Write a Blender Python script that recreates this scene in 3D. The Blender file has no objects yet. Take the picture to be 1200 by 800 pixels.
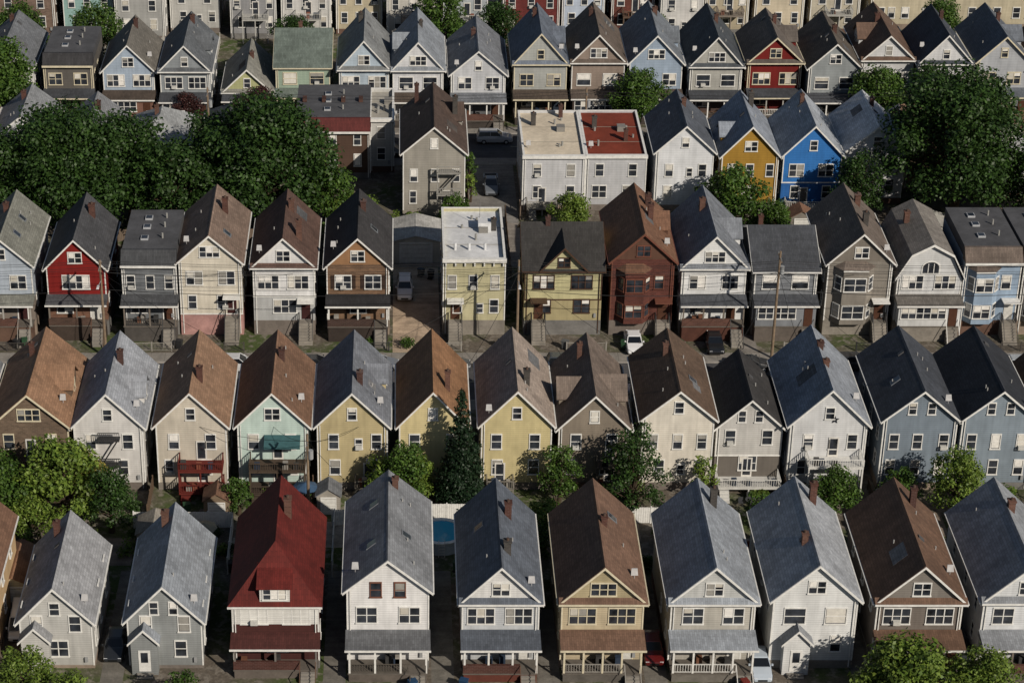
import bpy, math, random
import numpy as np
from mathutils import Vector
R = random.Random(11)
NR = np.random.RandomState(5)
sc = bpy.context.scene

# ------------------------------------------------------------------ materials
def lin(h):
    if not isinstance(h, str): return h
    o = []
    for i in (0, 2, 4):
        c = int(h[i:i+2], 16) / 255
        o.append(c / 12.92 if c <= .04045 else ((c + .055) / 1.055) ** 2.4)
    return tuple(o)
_m = {}
def base(name, rough=.8):
    m = bpy.data.materials.new(name); m.use_nodes = True
    nt = m.node_tree; b = nt.nodes['Principled BSDF']
    b.inputs['Roughness'].default_value = rough
    b.inputs['Specular IOR Level'].default_value = .25
    return m, nt, b
def nd(nt, t, **k):
    n = nt.nodes.new(t)
    for a, v in k.items(): setattr(n, a, v)
    return n
def mth(nt, op, a, b=None, c=None):
    n = nd(nt, 'ShaderNodeMath', operation=op)
    for i, x in enumerate((a, b, c)):
        if x is None: continue
        if hasattr(x, 'links'): nt.links.new(x, n.inputs[i])
        else: n.inputs[i].default_value = x
    return n.outputs[0]
def rng(nt, val, lo, hi, a=.3, b=.7):
    n = nd(nt, 'ShaderNodeMapRange')
    nt.links.new(val, n.inputs[0])
    for i, x in enumerate((a, b, lo, hi)): n.inputs[i+1].default_value = x
    return n.outputs[0]
def coords(nt, scale=(1, 1, 1)):
    tc = nd(nt, 'ShaderNodeTexCoord'); mp = nd(nt, 'ShaderNodeMapping')
    nt.links.new(tc.outputs['Object'], mp.inputs[0]); mp.inputs['Scale'].default_value = scale
    return mp.outputs[0]
def noise(nt, vec, scale, detail=3, w=None, rough=.6):
    n = nd(nt, 'ShaderNodeTexNoise', noise_dimensions='4D' if w is not None else '3D')
    nt.links.new(vec, n.inputs['Vector'])
    n.inputs['Scale'].default_value = scale; n.inputs['Detail'].default_value = min(detail, 3)
    n.inputs['Roughness'].default_value = rough
    if w is not None: nt.links.new(w, n.inputs['W'])
    return n.outputs[0]
def setcol(nt, b, col, fac):
    v = nd(nt, 'ShaderNodeVectorMath', operation='SCALE')
    if hasattr(col, 'links'): nt.links.new(col, v.inputs[0])
    else: v.inputs[0].default_value = col
    nt.links.new(fac, v.inputs['Scale'])
    nt.links.new(v.outputs[0], b.inputs['Base Color'])
def objrand(nt):
    o = nd(nt, 'ShaderNodeObjectInfo')
    return o.outputs['Random'], mth(nt, 'MULTIPLY', o.outputs['Random'], 73.0)
def mixc(nt, f, a, b):
    n = nd(nt, 'ShaderNodeMixRGB')
    nt.links.new(f, n.inputs[0])
    for i, x in ((1, a), (2, b)):
        if hasattr(x, 'links'): nt.links.new(x, n.inputs[i])
        else: n.inputs[i].default_value = (*lin(x), 1)
    return n.outputs[0]

def wallmat(h):
    k = 'siding_' + h
    if k in _m: return _m[k]
    m, nt, b = base(k, .7); _m[k] = m
    r, w = objrand(nt)
    c = coords(nt)
    f = rng(nt, noise(nt, c, .5, 4, w), .80, 1.06)
    f = mth(nt, 'MULTIPLY', f, rng(nt, noise(nt, coords(nt, (2.5, 2.5, .18)), 1.0, 3, w), .84, 1.05))
    wv = nd(nt, 'ShaderNodeTexWave', bands_direction='Z', wave_profile='SAW'); wv.inputs['Scale'].default_value = 1.4
    nt.links.new(c, wv.inputs[0])
    f = mth(nt, 'MULTIPLY', f, rng(nt, wv.outputs[1], .84, 1.03, 0, .6))  # shadow line at each siding board's edge, painted into the wall colour
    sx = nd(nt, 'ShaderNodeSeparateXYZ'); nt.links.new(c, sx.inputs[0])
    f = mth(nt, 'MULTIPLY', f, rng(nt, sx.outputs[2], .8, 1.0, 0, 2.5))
    f = mth(nt, 'MULTIPLY', f, rng(nt, r, .9, 1.05, 0, 1))
    setcol(nt, b, lin(h), f)
    return m
def brickmat(h):
    k = 'brick_' + h
    if k in _m: return _m[k]
    m, nt, b = base(k, .85); _m[k] = m
    r, w = objrand(nt); c = coords(nt)
    tc = nd(nt, 'ShaderNodeSeparateXYZ'); nt.links.new(c, tc.inputs[0])
    cb = nd(nt, 'ShaderNodeCombineXYZ')
    nt.links.new(mth(nt, 'ADD', tc.outputs[0], tc.outputs[1]), cb.inputs[0]); nt.links.new(tc.outputs[2], cb.inputs[1])
    bt = nd(nt, 'ShaderNodeTexBrick'); nt.links.new(cb.outputs[0], bt.inputs[0])
    bt.inputs['Scale'].default_value = 1; bt.inputs['Brick Width'].default_value = .4; bt.inputs['Row Height'].default_value = .16
    bt.inputs['Mortar Size'].default_value = .012
    L = lin(h)
    bt.inputs['Color1'].default_value = (*[x * 1.15 for x in L], 1); bt.inputs['Color2'].default_value = (*[x * .75 for x in L], 1)
    bt.inputs['Mortar'].default_value = (*[x * .9 + .04 for x in L], 1)
    f = rng(nt, noise(nt, c, .7, 4, w), .75, 1.1)
    setcol(nt, b, bt.outputs[0], f)
    return m
def roofmat(h):
    k = 'shingle_' + h
    if k in _m: return _m[k]
    m, nt, b = base(k, .8); _m[k] = m
    r, w = objrand(nt); c = coords(nt)
    s = nd(nt, 'ShaderNodeSeparateXYZ'); nt.links.new(c, s.inputs[0])
    cb = nd(nt, 'ShaderNodeCombineXYZ'); nt.links.new(s.outputs[1], cb.inputs[0]); nt.links.new(mth(nt, 'MULTIPLY', s.outputs[0], 1.3), cb.inputs[1])
    bt = nd(nt, 'ShaderNodeTexBrick'); nt.links.new(cb.outputs[0], bt.inputs[0])
    bt.inputs['Scale'].default_value = 1; bt.inputs['Brick Width'].default_value = .55; bt.inputs['Row Height'].default_value = .24
    bt.inputs['Mortar Size'].default_value = .02; bt.inputs['Mortar Smooth'].default_value = .6
    bt.inputs['Color1'].default_value = (1.16,)*3 + (1,); bt.inputs['Color2'].default_value = (.84,)*3 + (1,); bt.inputs['Mortar'].default_value = (.62,)*3 + (1,)
    f = rng(nt, noise(nt, c, .35, 6, w, .7), .74, 1.2)
    f = mth(nt, 'MULTIPLY', f, rng(nt, noise(nt, coords(nt, (.35, 2.2, .35)), 1, 4, w), .84, 1.12))
    f = mth(nt, 'MULTIPLY', f, rng(nt, r, .85, 1.12, 0, 1))
    f = mth(nt, 'MULTIPLY', f, bt.outputs[0])
    setcol(nt, b, lin(h), f)
    return m
def flatmat(h, lo=.7, hi=1.15, sc_=.6, rough=.85, name='weathered_'):
    k = name + h
    if k in _m: return _m[k]
    m, nt, b = base(k, rough); _m[k] = m
    r, w = objrand(nt); c = coords(nt)
    f = rng(nt, noise(nt, c, sc_, 5, w, .65), lo, hi)
    f = mth(nt, 'MULTIPLY', f, rng(nt, noise(nt, c, sc_ * 7, 2, w), .9, 1.08))
    setcol(nt, b, lin(h), f)
    return m
def paint(h, rough=.5):
    k = 'paint_' + h
    if k in _m: return _m[k]
    m, nt, b = base(k, rough); _m[k] = m
    c = coords(nt)
    setcol(nt, b, lin(h), rng(nt, noise(nt, c, 2.5, 2), .82, 1.05))
    return m
def glassmat():
    if 'glass' in _m: return _m['glass']
    m, nt, b = base('window_glass', .08); _m['glass'] = m
    b.inputs['Specular IOR Level'].default_value = .5
    c = coords(nt); f = rng(nt, noise(nt, c, .8, 2), .3, 1.9)
    setcol(nt, b, (.024, .028, .035), f)
    return m
def carpaint(h):
    k = 'carpaint_' + h
    if k in _m: return _m[k]
    m, nt, b = base(k, .3); _m[k] = m
    b.inputs['Base Color'].default_value = (*lin(h), 1)
    b.inputs['Specular IOR Level'].default_value = .5
    b.inputs['Coat Weight'].default_value = .6; b.inputs['Coat Roughness'].default_value = .08
    return m
def leafmat(h1, h2):
    k = 'leaves_' + h1
    if k in _m: return _m[k]
    m, nt, b = base(k, .5); _m[k] = m
    g = nd(nt, 'ShaderNodeNewGeometry'); r, w = objrand(nt)
    col = mixc(nt, g.outputs['Random Per Island'], h1, h2)
    c = coords(nt)
    f = rng(nt, noise(nt, c, .45, 3, w), .55, 1.3)
    v = nd(nt, 'ShaderNodeVectorMath', operation='SCALE'); nt.links.new(col, v.inputs[0]); nt.links.new(f, v.inputs['Scale'])
    nt.links.new(v.outputs[0], b.inputs['Base Color'])
    tr = nd(nt, 'ShaderNodeBsdfTranslucent'); nt.links.new(v.outputs[0], tr.inputs[0])
    mx = nd(nt, 'ShaderNodeMixShader'); mx.inputs[0].default_value = .22
    nt.links.new(b.outputs[0], mx.inputs[1]); nt.links.new(tr.outputs[0], mx.inputs[2])
    nt.links.new(mx.outputs[0], nt.nodes['Material Output'].inputs[0])
    return m

# ------------------------------------------------------------------ mesh builder
class MB:
    def __init__(s): s.v = []; s.f = []
    def add(s, vs, fs):
        n = len(s.v); s.v += [tuple(v) for v in vs]; s.f += [tuple(i + n for i in f) for f in fs]
    def hexa(s, p):
        s.add(p, [(0, 3, 2, 1), (4, 5, 6, 7), (0, 1, 5, 4), (1, 2, 6, 5), (2, 3, 7, 6), (3, 0, 4, 7)])
    def box(s, x0, x1, y0, y1, z0, z1):
        s.hexa([(x0, y0, z0), (x1, y0, z0), (x1, y1, z0), (x0, y1, z0), (x0, y0, z1), (x1, y0, z1), (x1, y1, z1), (x0, y1, z1)])
    def obox(s, c, u, n, a0, a1, b0, b1, z0, z1):
        def P(a, b, z): return (c[0] + u[0]*a + n[0]*b, c[1] + u[1]*a + n[1]*b, c[2] + z)
        s.hexa([P(a0, b1, z0), P(a1, b1, z0), P(a1, b0, z0), P(a0, b0, z0), P(a0, b1, z1), P(a1, b1, z1), P(a1, b0, z1), P(a0, b0, z1)])
    def cyl(s, x, y, z0, z1, r0, r1=None, n=10):
        if r1 is None: r1 = r0
        vs = [(x + math.cos(2*math.pi*i/n)*r0, y + math.sin(2*math.pi*i/n)*r0, z0) for i in range(n)]
        vs += [(x + math.cos(2*math.pi*i/n)*r1, y + math.sin(2*math.pi*i/n)*r1, z1) for i in range(n)]
        s.add(vs, [(i, (i+1) % n, n + (i+1) % n, n + i) for i in range(n)] + [tuple(range(n, 2*n)), tuple(range(n-1, -1, -1))])
    def tube(s, p, q, r0, r1, n=6):
        p = Vector(p); q = Vector(q); d = (q - p).normalized()
        a = d.cross(Vector((0, 0, 1)))
        if a.length < .01: a = Vector((1, 0, 0))
        a.normalize(); b = d.cross(a)
        vs = [p + (a*math.cos(2*math.pi*i/n) + b*math.sin(2*math.pi*i/n))*r0 for i in range(n)] + [q + (a*math.cos(2*math.pi*i/n) + b*math.sin(2*math.pi*i/n))*r1 for i in range(n)]
        s.add(vs, [(i, n+i, n+(i+1) % n, (i+1) % n) for i in range(n)] + [tuple(range(n)), tuple(range(2*n-1, n-1, -1))])
    def profile(s, pts, y0, y1, t, swap=False, off=(0, 0, 0)):
        n = len(pts)
        def M(a, y, z):
            return (y + off[0], a + off[1], z + off[2]) if swap else (a + off[0], y + off[1], z + off[2])
        lo0 = [M(a, y0, z) for a, z in pts]; hi0 = [M(a, y0, z + t) for a, z in pts]
        lo1 = [M(a, y1, z) for a, z in pts]; hi1 = [M(a, y1, z + t) for a, z in pts]
        fs = []
        for i in range(n-1):
            j = i+1
            fs += [(i, j, n+j, n+i), (2*n+j, 2*n+i, 3*n+i, 3*n+j), (n+i, n+j, 3*n+j, 3*n+i), (j, i, 2*n+i, 2*n+j)]
        fs += [(0, n, 3*n, 2*n), (n-1, 2*n-1, 4*n-1, 3*n-1)]
        s.add(lo0 + hi0 + lo1 + hi1, fs)
    def solid(s, pts, y0, y1, swap=False, off=(0, 0, 0)):
        n = len(pts)
        def M(a, y, z):
            return (y + off[0], a + off[1], z + off[2]) if swap else (a + off[0], y + off[1], z + off[2])
        s.add([M(a, y0, z) for a, z in pts] + [M(a, y1, z) for a, z in pts],
              [tuple(range(n)), tuple(range(2*n-1, n-1, -1))] + [(i, n+i, n+(i+1) % n, (i+1) % n) for i in range(n)])
    def obj(s, name, mat, parent=None, loc=(0, 0, 0), rz=0, smooth=False):
        me = bpy.data.meshes.new(name); me.from_pydata(s.v, [], s.f); me.update()
        if mat: me.materials.append(mat)
        o = bpy.data.objects.new(name, me); sc.collection.objects.link(o)
        if parent: o.parent = parent
        else: o.location = loc; o.rotation_euler[2] = rz
        return o
def fixn(o):
    import bmesh
    bm = bmesh.new(); bm.from_mesh(o.data); bmesh.ops.recalc_face_normals(bm, faces=bm.faces); bm.to_mesh(o.data); bm.free()
class Grp:
    """one real-world object: an Empty with part meshes"""
    def __init__(s, name, loc, rz=0):
        s.e = bpy.data.objects.new(name, None); s.e.location = loc; s.e.rotation_euler[2] = rz
        s.e.empty_display_size = .5
        sc.collection.objects.link(s.e); s.p = {}
    def __call__(s, part, mat):
        k = (part, mat.name)
        if k not in s.p: s.p[k] = (MB(), mat)
        return s.p[k][0]
    def done(s):
        for (n, _), (mb, mat) in s.p.items():
            if mb.f:
                o = mb.obj(n, mat, s.e)
                if n in ('roof', 'walls', 'body', 'base_walls', 'bay'): fixn(o)
        return s.e

TRIM = {'W': 'd3d3cf', 'C': 'c6bea6', 'B': '4a382d', 'G': '8d8f90', 'K': '2c2d2f', 'R': '6a2a22'}
BLIND = ['c9c6bd', 'b4b0a5', '8c8a84', 'd8d6d0']
RAILC = ['d0d0cc', '3a3a3b', '55504a', '8d8a84', '5a4538', '2e2f31', 'a9a69f']
PAT = {'O': [], 'S1': [(0, 1, .9)], 'S2': [(-.27, 1, .9), (.27, 1, .9)], 'N2': [(-.13, 1, .75), (.13, 1, .75)],
       'S3': [(-.34, 1, .8), (0, 1, .8), (.34, 1, .8)], 'D1': [(0, 2, .8)], 'D2': [(-.25, 2, .82), (.25, 2, .82)],
       'T1': [(0, 3, .8)], 'TT': [(-.25, 3, .72), (.25, 3, .72)], 'DS': [(-.22, 2, .8), (.3, 1, .8)], 'SD': [(.22, 2, .8), (-.3, 1, .8)],
       'Sr': [(-.25, 1, .85), (.08, 1, .6), (.33, 1, .85)], 'Sl': [(-.33, 1, .7), (.2, 1, .9)], 'P2': [(-.25, 1, 1.7), (.25, 1, 1.7)],
       'S4': [(-.38, 1, .85), (-.13, 1, .85), (.13, 1, .85), (.38, 1, .85)], 'Q1': [(0, 4, .7)]}

def win(G, c, u, n, k, uw, h, trim, bl=True, ac=False, shut=None):
    t = paint(trim); T = G('window_frames', t); gl = G('window_glass', glassmat())
    W = k * uw; fr = .085
    T.obox(c, u, n, -W/2 - fr, W/2 + fr, -.02, .08, h, h + .12)
    T.obox(c, u, n, -W/2 - fr - .04, W/2 + fr + .04, -.02, .13, -.1, 0)
    for i in range(k + 1):
        x = -W/2 + i * uw
        a0, a1 = (x - fr, x) if i == 0 else ((x, x + fr) if i == k else (x - fr/2, x + fr/2))
        T.obox(c, u, n, a0, a1, -.02, .07, 0, h)
    T.obox(c, u, n, -W/2, W/2, -.02, .055, h*.5 - .03, h*.5 + .03)
    gl.obox(c, u, n, -W/2, W/2, -.02, .02, 0, h)
    for i in range(k):
        q = R.random()
        if bl and q < .45:
            f = R.choice([.3, .45, .45, .6, .95])
            x = -W/2 + i * uw
            G('window_blinds', paint(R.choice(BLIND), .7)).obox(c, u, n, x + .05, x + uw - .05, 0, .03, h*(1-f), h - .01)
    if shut:
        S = G('shutters', paint(shut))
        for sgn in (-1, 1):
            a = sgn*(W/2 + fr + .22); S.obox(c, u, n, a - .2, a + .2, -.01, .05, -.03, h + .05)
    if ac:
        G('air_conditioner', paint('b9b9b4')).obox(c, u, n, -.3, .3, 0, .4, .02, .38)

def chimney(G, x, y, z0, z1, col='6a4034', s=.55):
    m = brickmat(col); C = G('chimney', m)
    C.box(x - s/2, x + s/2, y - s/2*1.1, y + s/2*1.1, z0, z1)
    C.box(x - s/2 - .06, x + s/2 + .06, y - s/2*1.1 - .06, y + s/2*1.1 + .06, z1, z1 + .12)
    G('chimney_pots', paint('4f4038')).cyl(x, y, z1 + .12, z1 + .36, .13, .11, 8)

def railing(G, m, p, q, z, h=.9, sp=.22):
    M = G('railing', m)
    dx, dy = q[0]-p[0], q[1]-p[1]; L = math.hypot(dx, dy)
    if L < .1: return
    u = (dx/L, dy/L); n = (u[1], -u[0])
    c = (p[0], p[1], z)
    M.obox(c, u, n, 0, L, -.04, .04, h - .07, h); M.obox(c, u, n, 0, L, -.03, .03, .08, .14)
    k = max(2, int(L/sp))
    for i in range(k+1):
        a = L*i/k; M.obox(c, u, n, a - .022, a + .022, -.025, .025, .14, h - .07)

def stairs(G, m, x0, x1, y, z, n, dy=.28):
    S = G('steps', m); hz = z / n
    for i in range(n): S.box(x0, x1, y - dy*(i+1), y - dy*i - .003*(i == 0), 0, z - hz*(i+1) + .02)
    return dy*n

def slope_box(G, part, m, w, he, rh, side, u0, u1, y0, y1, t0, t1):
    hw = w/2; M = G(part, m)
    def P(u, y, t): return (side*hw*u, y, he + rh*(1-u) + t)
    p = [P(u0, y0, t0), P(u1, y0, t0), P(u1, y1, t0), P(u0, y1, t0), P(u0, y0, t1), P(u1, y0, t1), P(u1, y1, t1), P(u0, y1, t1)]
    M.hexa(p)

def house(name, X, Y, w, d, he, rh, wall, roof, kind='g', trim='W', fl=('D2', 'D2'), attic='S1', porch=None, low=None,
          chim=None, sky=(), pent=False, b0=1.0, fh=2.8, bay=None, deck=None, side=True, shut=None, brick=False, found=None,
          dorm=(), porchcol=None, oh=.35, gwall=None, awn=None, stoop=None, extra=None, parap=.45, winh=1.5, portal=None):
    G = Grp(name, (X, Y, 0)); tr = TRIM.get(trim, trim)
    found = found or R.choice(['7d7870', '5f4a40', '6d6660', '83766a', '6b6a68'])
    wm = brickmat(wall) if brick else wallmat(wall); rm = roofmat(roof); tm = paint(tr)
    hw = w/2
    F = (1, 0); NF = (0, -1)
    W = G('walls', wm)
    slope = rh/hw if kind in 'gj' else 0
    if kind == 'g':
        W.solid([(-hw, 0), (hw, 0), (hw, he), (0, he + rh), (-hw, he)], 0, d)
        a = hw + oh
        pts = [(-a, he - oh*slope + .02), (0, he + rh + .02), (a, he - oh*slope + .02)]
        G('roof', rm).profile(pts, -oh, d + oh, .16)
        T = G('rake_boards', tm)
        rk = [(-a - .02, he - oh*slope - .12), (0, he + rh - .10), (a + .02, he - oh*slope - .12)]
        T.profile(rk, -oh - .05, -oh - .002, .23); T.profile(rk, d + oh + .002, d + oh + .05, .23)
        gz = he - oh*slope
        for sg in (-1, 1):
            G('gutters', tm).box(min(sg*(a+.005), sg*(a+.11)), max(sg*(a+.005), sg*(a+.11)), -oh, d + oh, gz + .0, gz + .12)
        G('ridge_cap', rm).profile([(-.16, he + rh + .17 - .16*slope), (0, he + rh + .17), (.16, he + rh + .17 - .16*slope)], -oh + .01, d + oh - .01, .035)
        top = lambda x: he + rh - abs(x)*slope
        if gwall:
            G('gable_siding', wallmat(gwall)).solid([(-hw + .05, he + .1), (hw - .05, he + .1), (0, he + rh - .1)], -.035, .1)
        if R.random() < .3:   # a repaired patch of newer shingles
            s_ = R.choice([-1, 1]); u0 = R.uniform(.1, .5); y0 = R.uniform(.1, .7)*d
            slope_box(G, 'roof_patch', roofmat(R.choice(['5a5b5d', '6d6e70', '4a4542'])), w, he + .02, rh, s_, u0, u0 + R.uniform(.2, .45), y0, y0 + R.uniform(1, 2.6), .1, .172)
    elif kind == 'j':   # gable at the back, hipped front
        W.box(-hw, hw, 0, d, 0, he); W.solid([(-hw + .01, he), (hw - .01, he), (0, he + rh - .05)], d - .3, d - .01)
        a = hw + oh; z0 = he - oh*slope; run = 3.0
        v = [(-a, -oh, z0), (a, -oh, z0), (a, d + oh, z0), (-a, d + oh, z0), (0, run, he + rh), (0, d + oh, he + rh)]
        v += [(x, y, z - .16) for x, y, z in v[:4]]
        G('roof', rm).add(v, [(0, 1, 4), (1, 2, 5, 4), (2, 3, 5), (3, 0, 4, 5), (6, 9, 8, 7), (0, 6, 7, 1), (1, 7, 8, 2), (2, 8, 9, 3), (3, 9, 6, 0)])
        G('gutters', tm).box(-a, a, -oh - .1, -oh - .004, z0 - .14, z0 + .02)
        top = lambda x: he + rh - abs(x)*slope
    elif kind == 'b':   # gambrel
        W.solid([(-hw, 0), (hw, 0), (hw, he), (hw*.62, he + rh*.68), (0, he + rh), (-hw*.62, he + rh*.68), (-hw, he)], 0, d)
        pts = [(-hw - .3, he - .1), (-hw*.66, he + rh*.68 + .04), (0, he + rh + .04), (hw*.66, he + rh*.68 + .04), (hw + .3, he - .1)]
        G('roof', rm).profile(pts, -oh, d + oh, .16)
        G('rake_boards', tm).profile([(x*1.01, z - .12) for x, z in pts], -oh - .06, -oh - .002, .27)
        top = lambda x: he + rh
    elif kind == 'f':   # flat with parapet + cornice
        W.box(-hw, hw, 0, d, 0, he)
        for bx in ((-hw, hw, 0, .22), (-hw, hw, d - .22, d), (-hw, -hw + .22, .22, d - .22), (hw - .22, hw, .22, d - .22)):
            G('parapet', wm).box(*bx, he, he + parap)
            G('coping', tm).box(bx[0] - .04 * (bx[0] == -hw), bx[1] + .04 * (bx[1] == hw), bx[2] - .03*(bx[2] == 0), bx[3] + .03*(bx[3] == d), he + parap, he + parap + .07)
        G('roof', flatmat(roof, .7, 1.12, .35, name='membrane_')).box(-hw + .22, hw - .22, .22, d - .22, he, he + .08)
        G('cornice', tm).box(-hw - .1, hw + .1, -.35, -.032, he + parap - .3, he + parap + .1)
        top = lambda x: he
        for i in range(4):
            vx, vy = R.uniform(-hw*.7, hw*.7), R.uniform(d*.15, d*.85)
            G('roof_vents', paint('8c8c88')).cyl(vx, vy, he, he + R.uniform(.4, .9), .13, .13, 8)
        G('roof_hatch', paint('7c7a75')).box(hw*.2, hw*.2 + 1.0, d*.55, d*.55 + 1.1, he + .08, he + .7)
        for q in (.33, .66): G('roof_seams', paint('8d877a')).box(-hw + .25, hw - .25, d*q - .06, d*q + .06, he + .081, he + .09)
    elif kind == 's':   # side gable
        W.solid([(0, 0), (d, 0), (d, he), (d/2, he + rh), (0, he)], -hw, hw, swap=True)
        sl = rh/(d/2)
        pts = [(-oh, he - oh*sl + .02), (d/2, he + rh + .02), (d + oh, he - oh*sl + .02)]
        G('roof', rm).profile(pts, -hw - oh, hw + oh, .16, swap=True)
        for s0, s1 in ((-hw - oh - .05, -hw - oh - .002), (hw + oh + .002, hw + oh + .05)):
            G('rake_boards', tm).profile([(x, z - .14) for x, z in pts], s0, s1, .27, swap=True)
        G('gutters', tm).box(-hw - oh, hw + oh, -oh - .12, -oh - .005, he - oh*sl, he - oh*sl + .13)
        top = lambda x: he + rh
    elif kind == 'h':   # hip
        W.box(-hw, hw, 0, d, 0, he)
        rr = max(0.01, d/2 - hw)
        a, e = hw + oh, oh
        v = [(-a, -e, he), (a, -e, he), (a, d + e, he), (-a, d + e, he), (0, d/2 - rr, he + rh), (0, d/2 + rr, he + rh)]
        v += [(-a, -e, he - .12), (a, -e, he - .12), (a, d + e, he - .12), (-a, d + e, he - .12)]
        G('roof', rm).add(v, [(0, 1, 4), (1, 2, 5, 4), (2, 3, 5), (3, 0, 4, 5), (6, 9, 8, 7), (0, 6, 7, 1), (1, 7, 8, 2), (2, 8, 9, 3), (3, 9, 6, 0)])
        top = lambda x: he + rh
    elif kind == 'm':   # flat roof behind a sloped shingle mansard front
        W.box(-hw, hw, 0, d, 0, he)
        G('roof', flatmat('4c4d50', name='tar_')).box(-hw + .02, hw - .02, 1.1, d, he, he + 1.2)
        G('roof_front', rm).solid([(-.45, he - .15), (1.1, he - .15), (1.1, he + 1.25), (.75, he + 1.25)], -hw - .06, hw + .06, swap=True)
        G('cornice', tm).box(-hw - .1, hw + .1, -.55, -.452, he - .3, he - .05)
        for q in (3.2, 6.0, 8.3):
            G('skylight_frame', paint('9fa2a5')).box(-1.1, -.3, q, q + .9, he + 1.2, he + 1.4); G('skylight_glass', glassmat()).box(-1.02, -.38, q + .08, q + .82, he + 1.4, he + 1.42)
            G('roof_vents', paint('8c8c88')).cyl(1.2, q + .6, he + 1.2, he + 1.8, .1, .1, 8)
        top = lambda x: he + 1.2
    # foundation, lower colour, corner boards
    G('foundation', flatmat(found, name='concrete_')).box(-hw - .05, hw + .05, -.05, d + .05, 0, b0 - .1)
    if low:
        lm = brickmat(low[0]) if len(low) > 2 else wallmat(low[0])
        G('base_walls', lm).box(-hw - .03, hw + .03, -.03, d + .03, b0 - .1, low[1])
        G('belt_trim', tm).box(-hw - .06, hw + .06, -.07, -.031, low[1] - .05, low[1] + .1)
    for sg in (-1, 1):
        x0, x1 = sorted((sg*(hw - .08), sg*(hw + .04)))
        G('corner_boards', tm).box(x0, x1, -.045, .1, b0 - .1 if not low else low[1] + .12, he - .15)
        if R.random() < .6:
            G('downspout', tm).box(sg*(hw - .25) - .04, sg*(hw - .25) + .04, -.12, -.046, .3, he - .1)
    if R.random() < .5: G('utility_meter', paint('8b8d8e')).box(hw - .75, hw - .5, -.2, -.05, b0 + .3, b0 + .75)
    # windows
    zf = b0 + .85
    for i, p in enumerate(fl):
        for fx, k, uw in PAT[p]:
            x = fx*w + R.uniform(-.12, .12); z = zf + fh*i
            if bay and abs(x - bay[0]) < bay[1]/2 + .5 and bay[2] <= z <= bay[3]: continue
            if i == 0 and porch and fx > 0 and p != 'T1':
                dc = R.choice(['4b3226', 'bdbdb8', '3a2222', '27303a'])
                G('door', paint(dc)).box(x - .48, x + .48, -.06, .01, b0 + .05, b0 + 2.15)
                G('door_frame', tm).box(x - .6, x - .48, -.08, .01, b0 + .05, b0 + 2.3); G('door_frame', tm).box(x + .48, x + .6, -.08, .01, b0 + .05, b0 + 2.3)
                G('door_frame', tm).box(x - .48, x + .48, -.08, .01, b0 + 2.15, b0 + 2.3)
                continue
            win(G, (x, -(.03 if low and z < low[1] else 0), z), F, NF, k, uw, winh if k > 1 or uw > .65 else 1.0, tr, ac=(R.random() < .12), shut=shut if k <= 2 else None)
    if attic and kind in 'gb':
        for fx, k, uw in PAT[attic]: win(G, (fx*w, -.035 if gwall else 0, he + .5), F, NF, k, uw*.85, 1.15, tr)
    for i in range(len(fl)):
        for fx in (-.25, .25): win(G, (fx*w, d, zf + fh*i), (-1, 0), (0, 1), 1, .9, 1.5, tr, bl=False)
    if side:
        for sg in (-1, 1):
            for i in range(len(fl)):
                for fy in (.16, .45, .78):
                    if R.random() < .85:
                        win(G, (sg*(hw + (.03 if low and zf + fh*i < low[1] else 0)), d*fy, zf + fh*i + .1), (0, sg), (sg, 0), 1, .75, 1.3, tr, bl=False)
    if pent:
        z = he + .05
        G('pent_roof', rm).hexa([(-hw - .3, -.55, z - .25), (hw + .3, -.55, z - .25), (hw + .3, -.01, z - .25), (-hw - .3, -.01, z - .25),
                            (-hw - .3, -.55, z - .17), (hw + .3, -.55, z - .17), (hw + .3, -.01, z + .22), (-hw - .3, -.01, z + .22)])
        G('pent_fascia', tm).box(-hw - .32, hw + .32, -.62, -.552, z - .3, z - .14)
    if bay:
        bx, bw, z0, z1, bd = bay[:5]
        B = G('bay', wm)
        c = bd*.8
        foot = [(bx - bw/2, .05), (bx - bw/2 + c, -bd), (bx + bw/2 - c, -bd), (bx + bw/2, .05)]
        B.add([(x, y, z0) for x, y in foot] + [(x, y, z1) for x, y in foot], [(0, 1, 5, 4), (1, 2, 6, 5), (2, 3, 7, 6), (3, 2, 1, 0), (4, 5, 6, 7)])
        fo2 = [(bx - bw/2 - .15, .0), (bx - bw/2 + c - .06, -bd - .15), (bx + bw/2 - c + .06, -bd - .15), (bx + bw/2 + .15, .0)]
        ap = [(bx - bw/4, -.0), (bx + bw/4, -.0)]
        G('bay_roof', rm).add([(x, y, z1 + .01) for x, y in fo2] + [(x, y, z1 + .6) for x, y in ap], [(0, 1, 4), (1, 2, 5, 4), (2, 3, 5), (3, 2, 1, 0), (0, 4, 5, 3)])
        G('bay_trim', tm).box(bx - bw/2 + c - .05, bx + bw/2 - c + .05, -bd - .09, -bd - .003, z1 - .2, z1 - .002)
        nf = max(1, int(round((z1 - z0)/2.8)))
        for i in range(nf):
            zz = z0 + .75 + (z1 - z0)/nf*i
            fw = bw - 2*c
            win(G, (bx, -bd, zz), F, NF, 2 if fw > 1.2 else 1, fw/2*.86 if fw > 1.2 else fw*.8, 1.45, tr)
            L = math.hypot(c, bd + .05); u = (c/L, -(bd + .05)/L); nn = (-(bd + .05)/L, -c/L)
            win(G, (bx - bw/2 + c/2, -bd/2 + .02, zz), u, nn, 1, L*.62, 1.45, tr)
            u2 = (c/L, (bd + .05)/L); n2 = ((bd + .05)/L, -c/L)
            win(G, (bx + bw/2 - c/2, -bd/2 + .02, zz), u2, n2, 1, L*.62, 1.45, tr)
    if chim is None: chim = [(R.choice([.55, .4, -.5]) * 1.0, d*R.uniform(.45, .8))]
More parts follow.
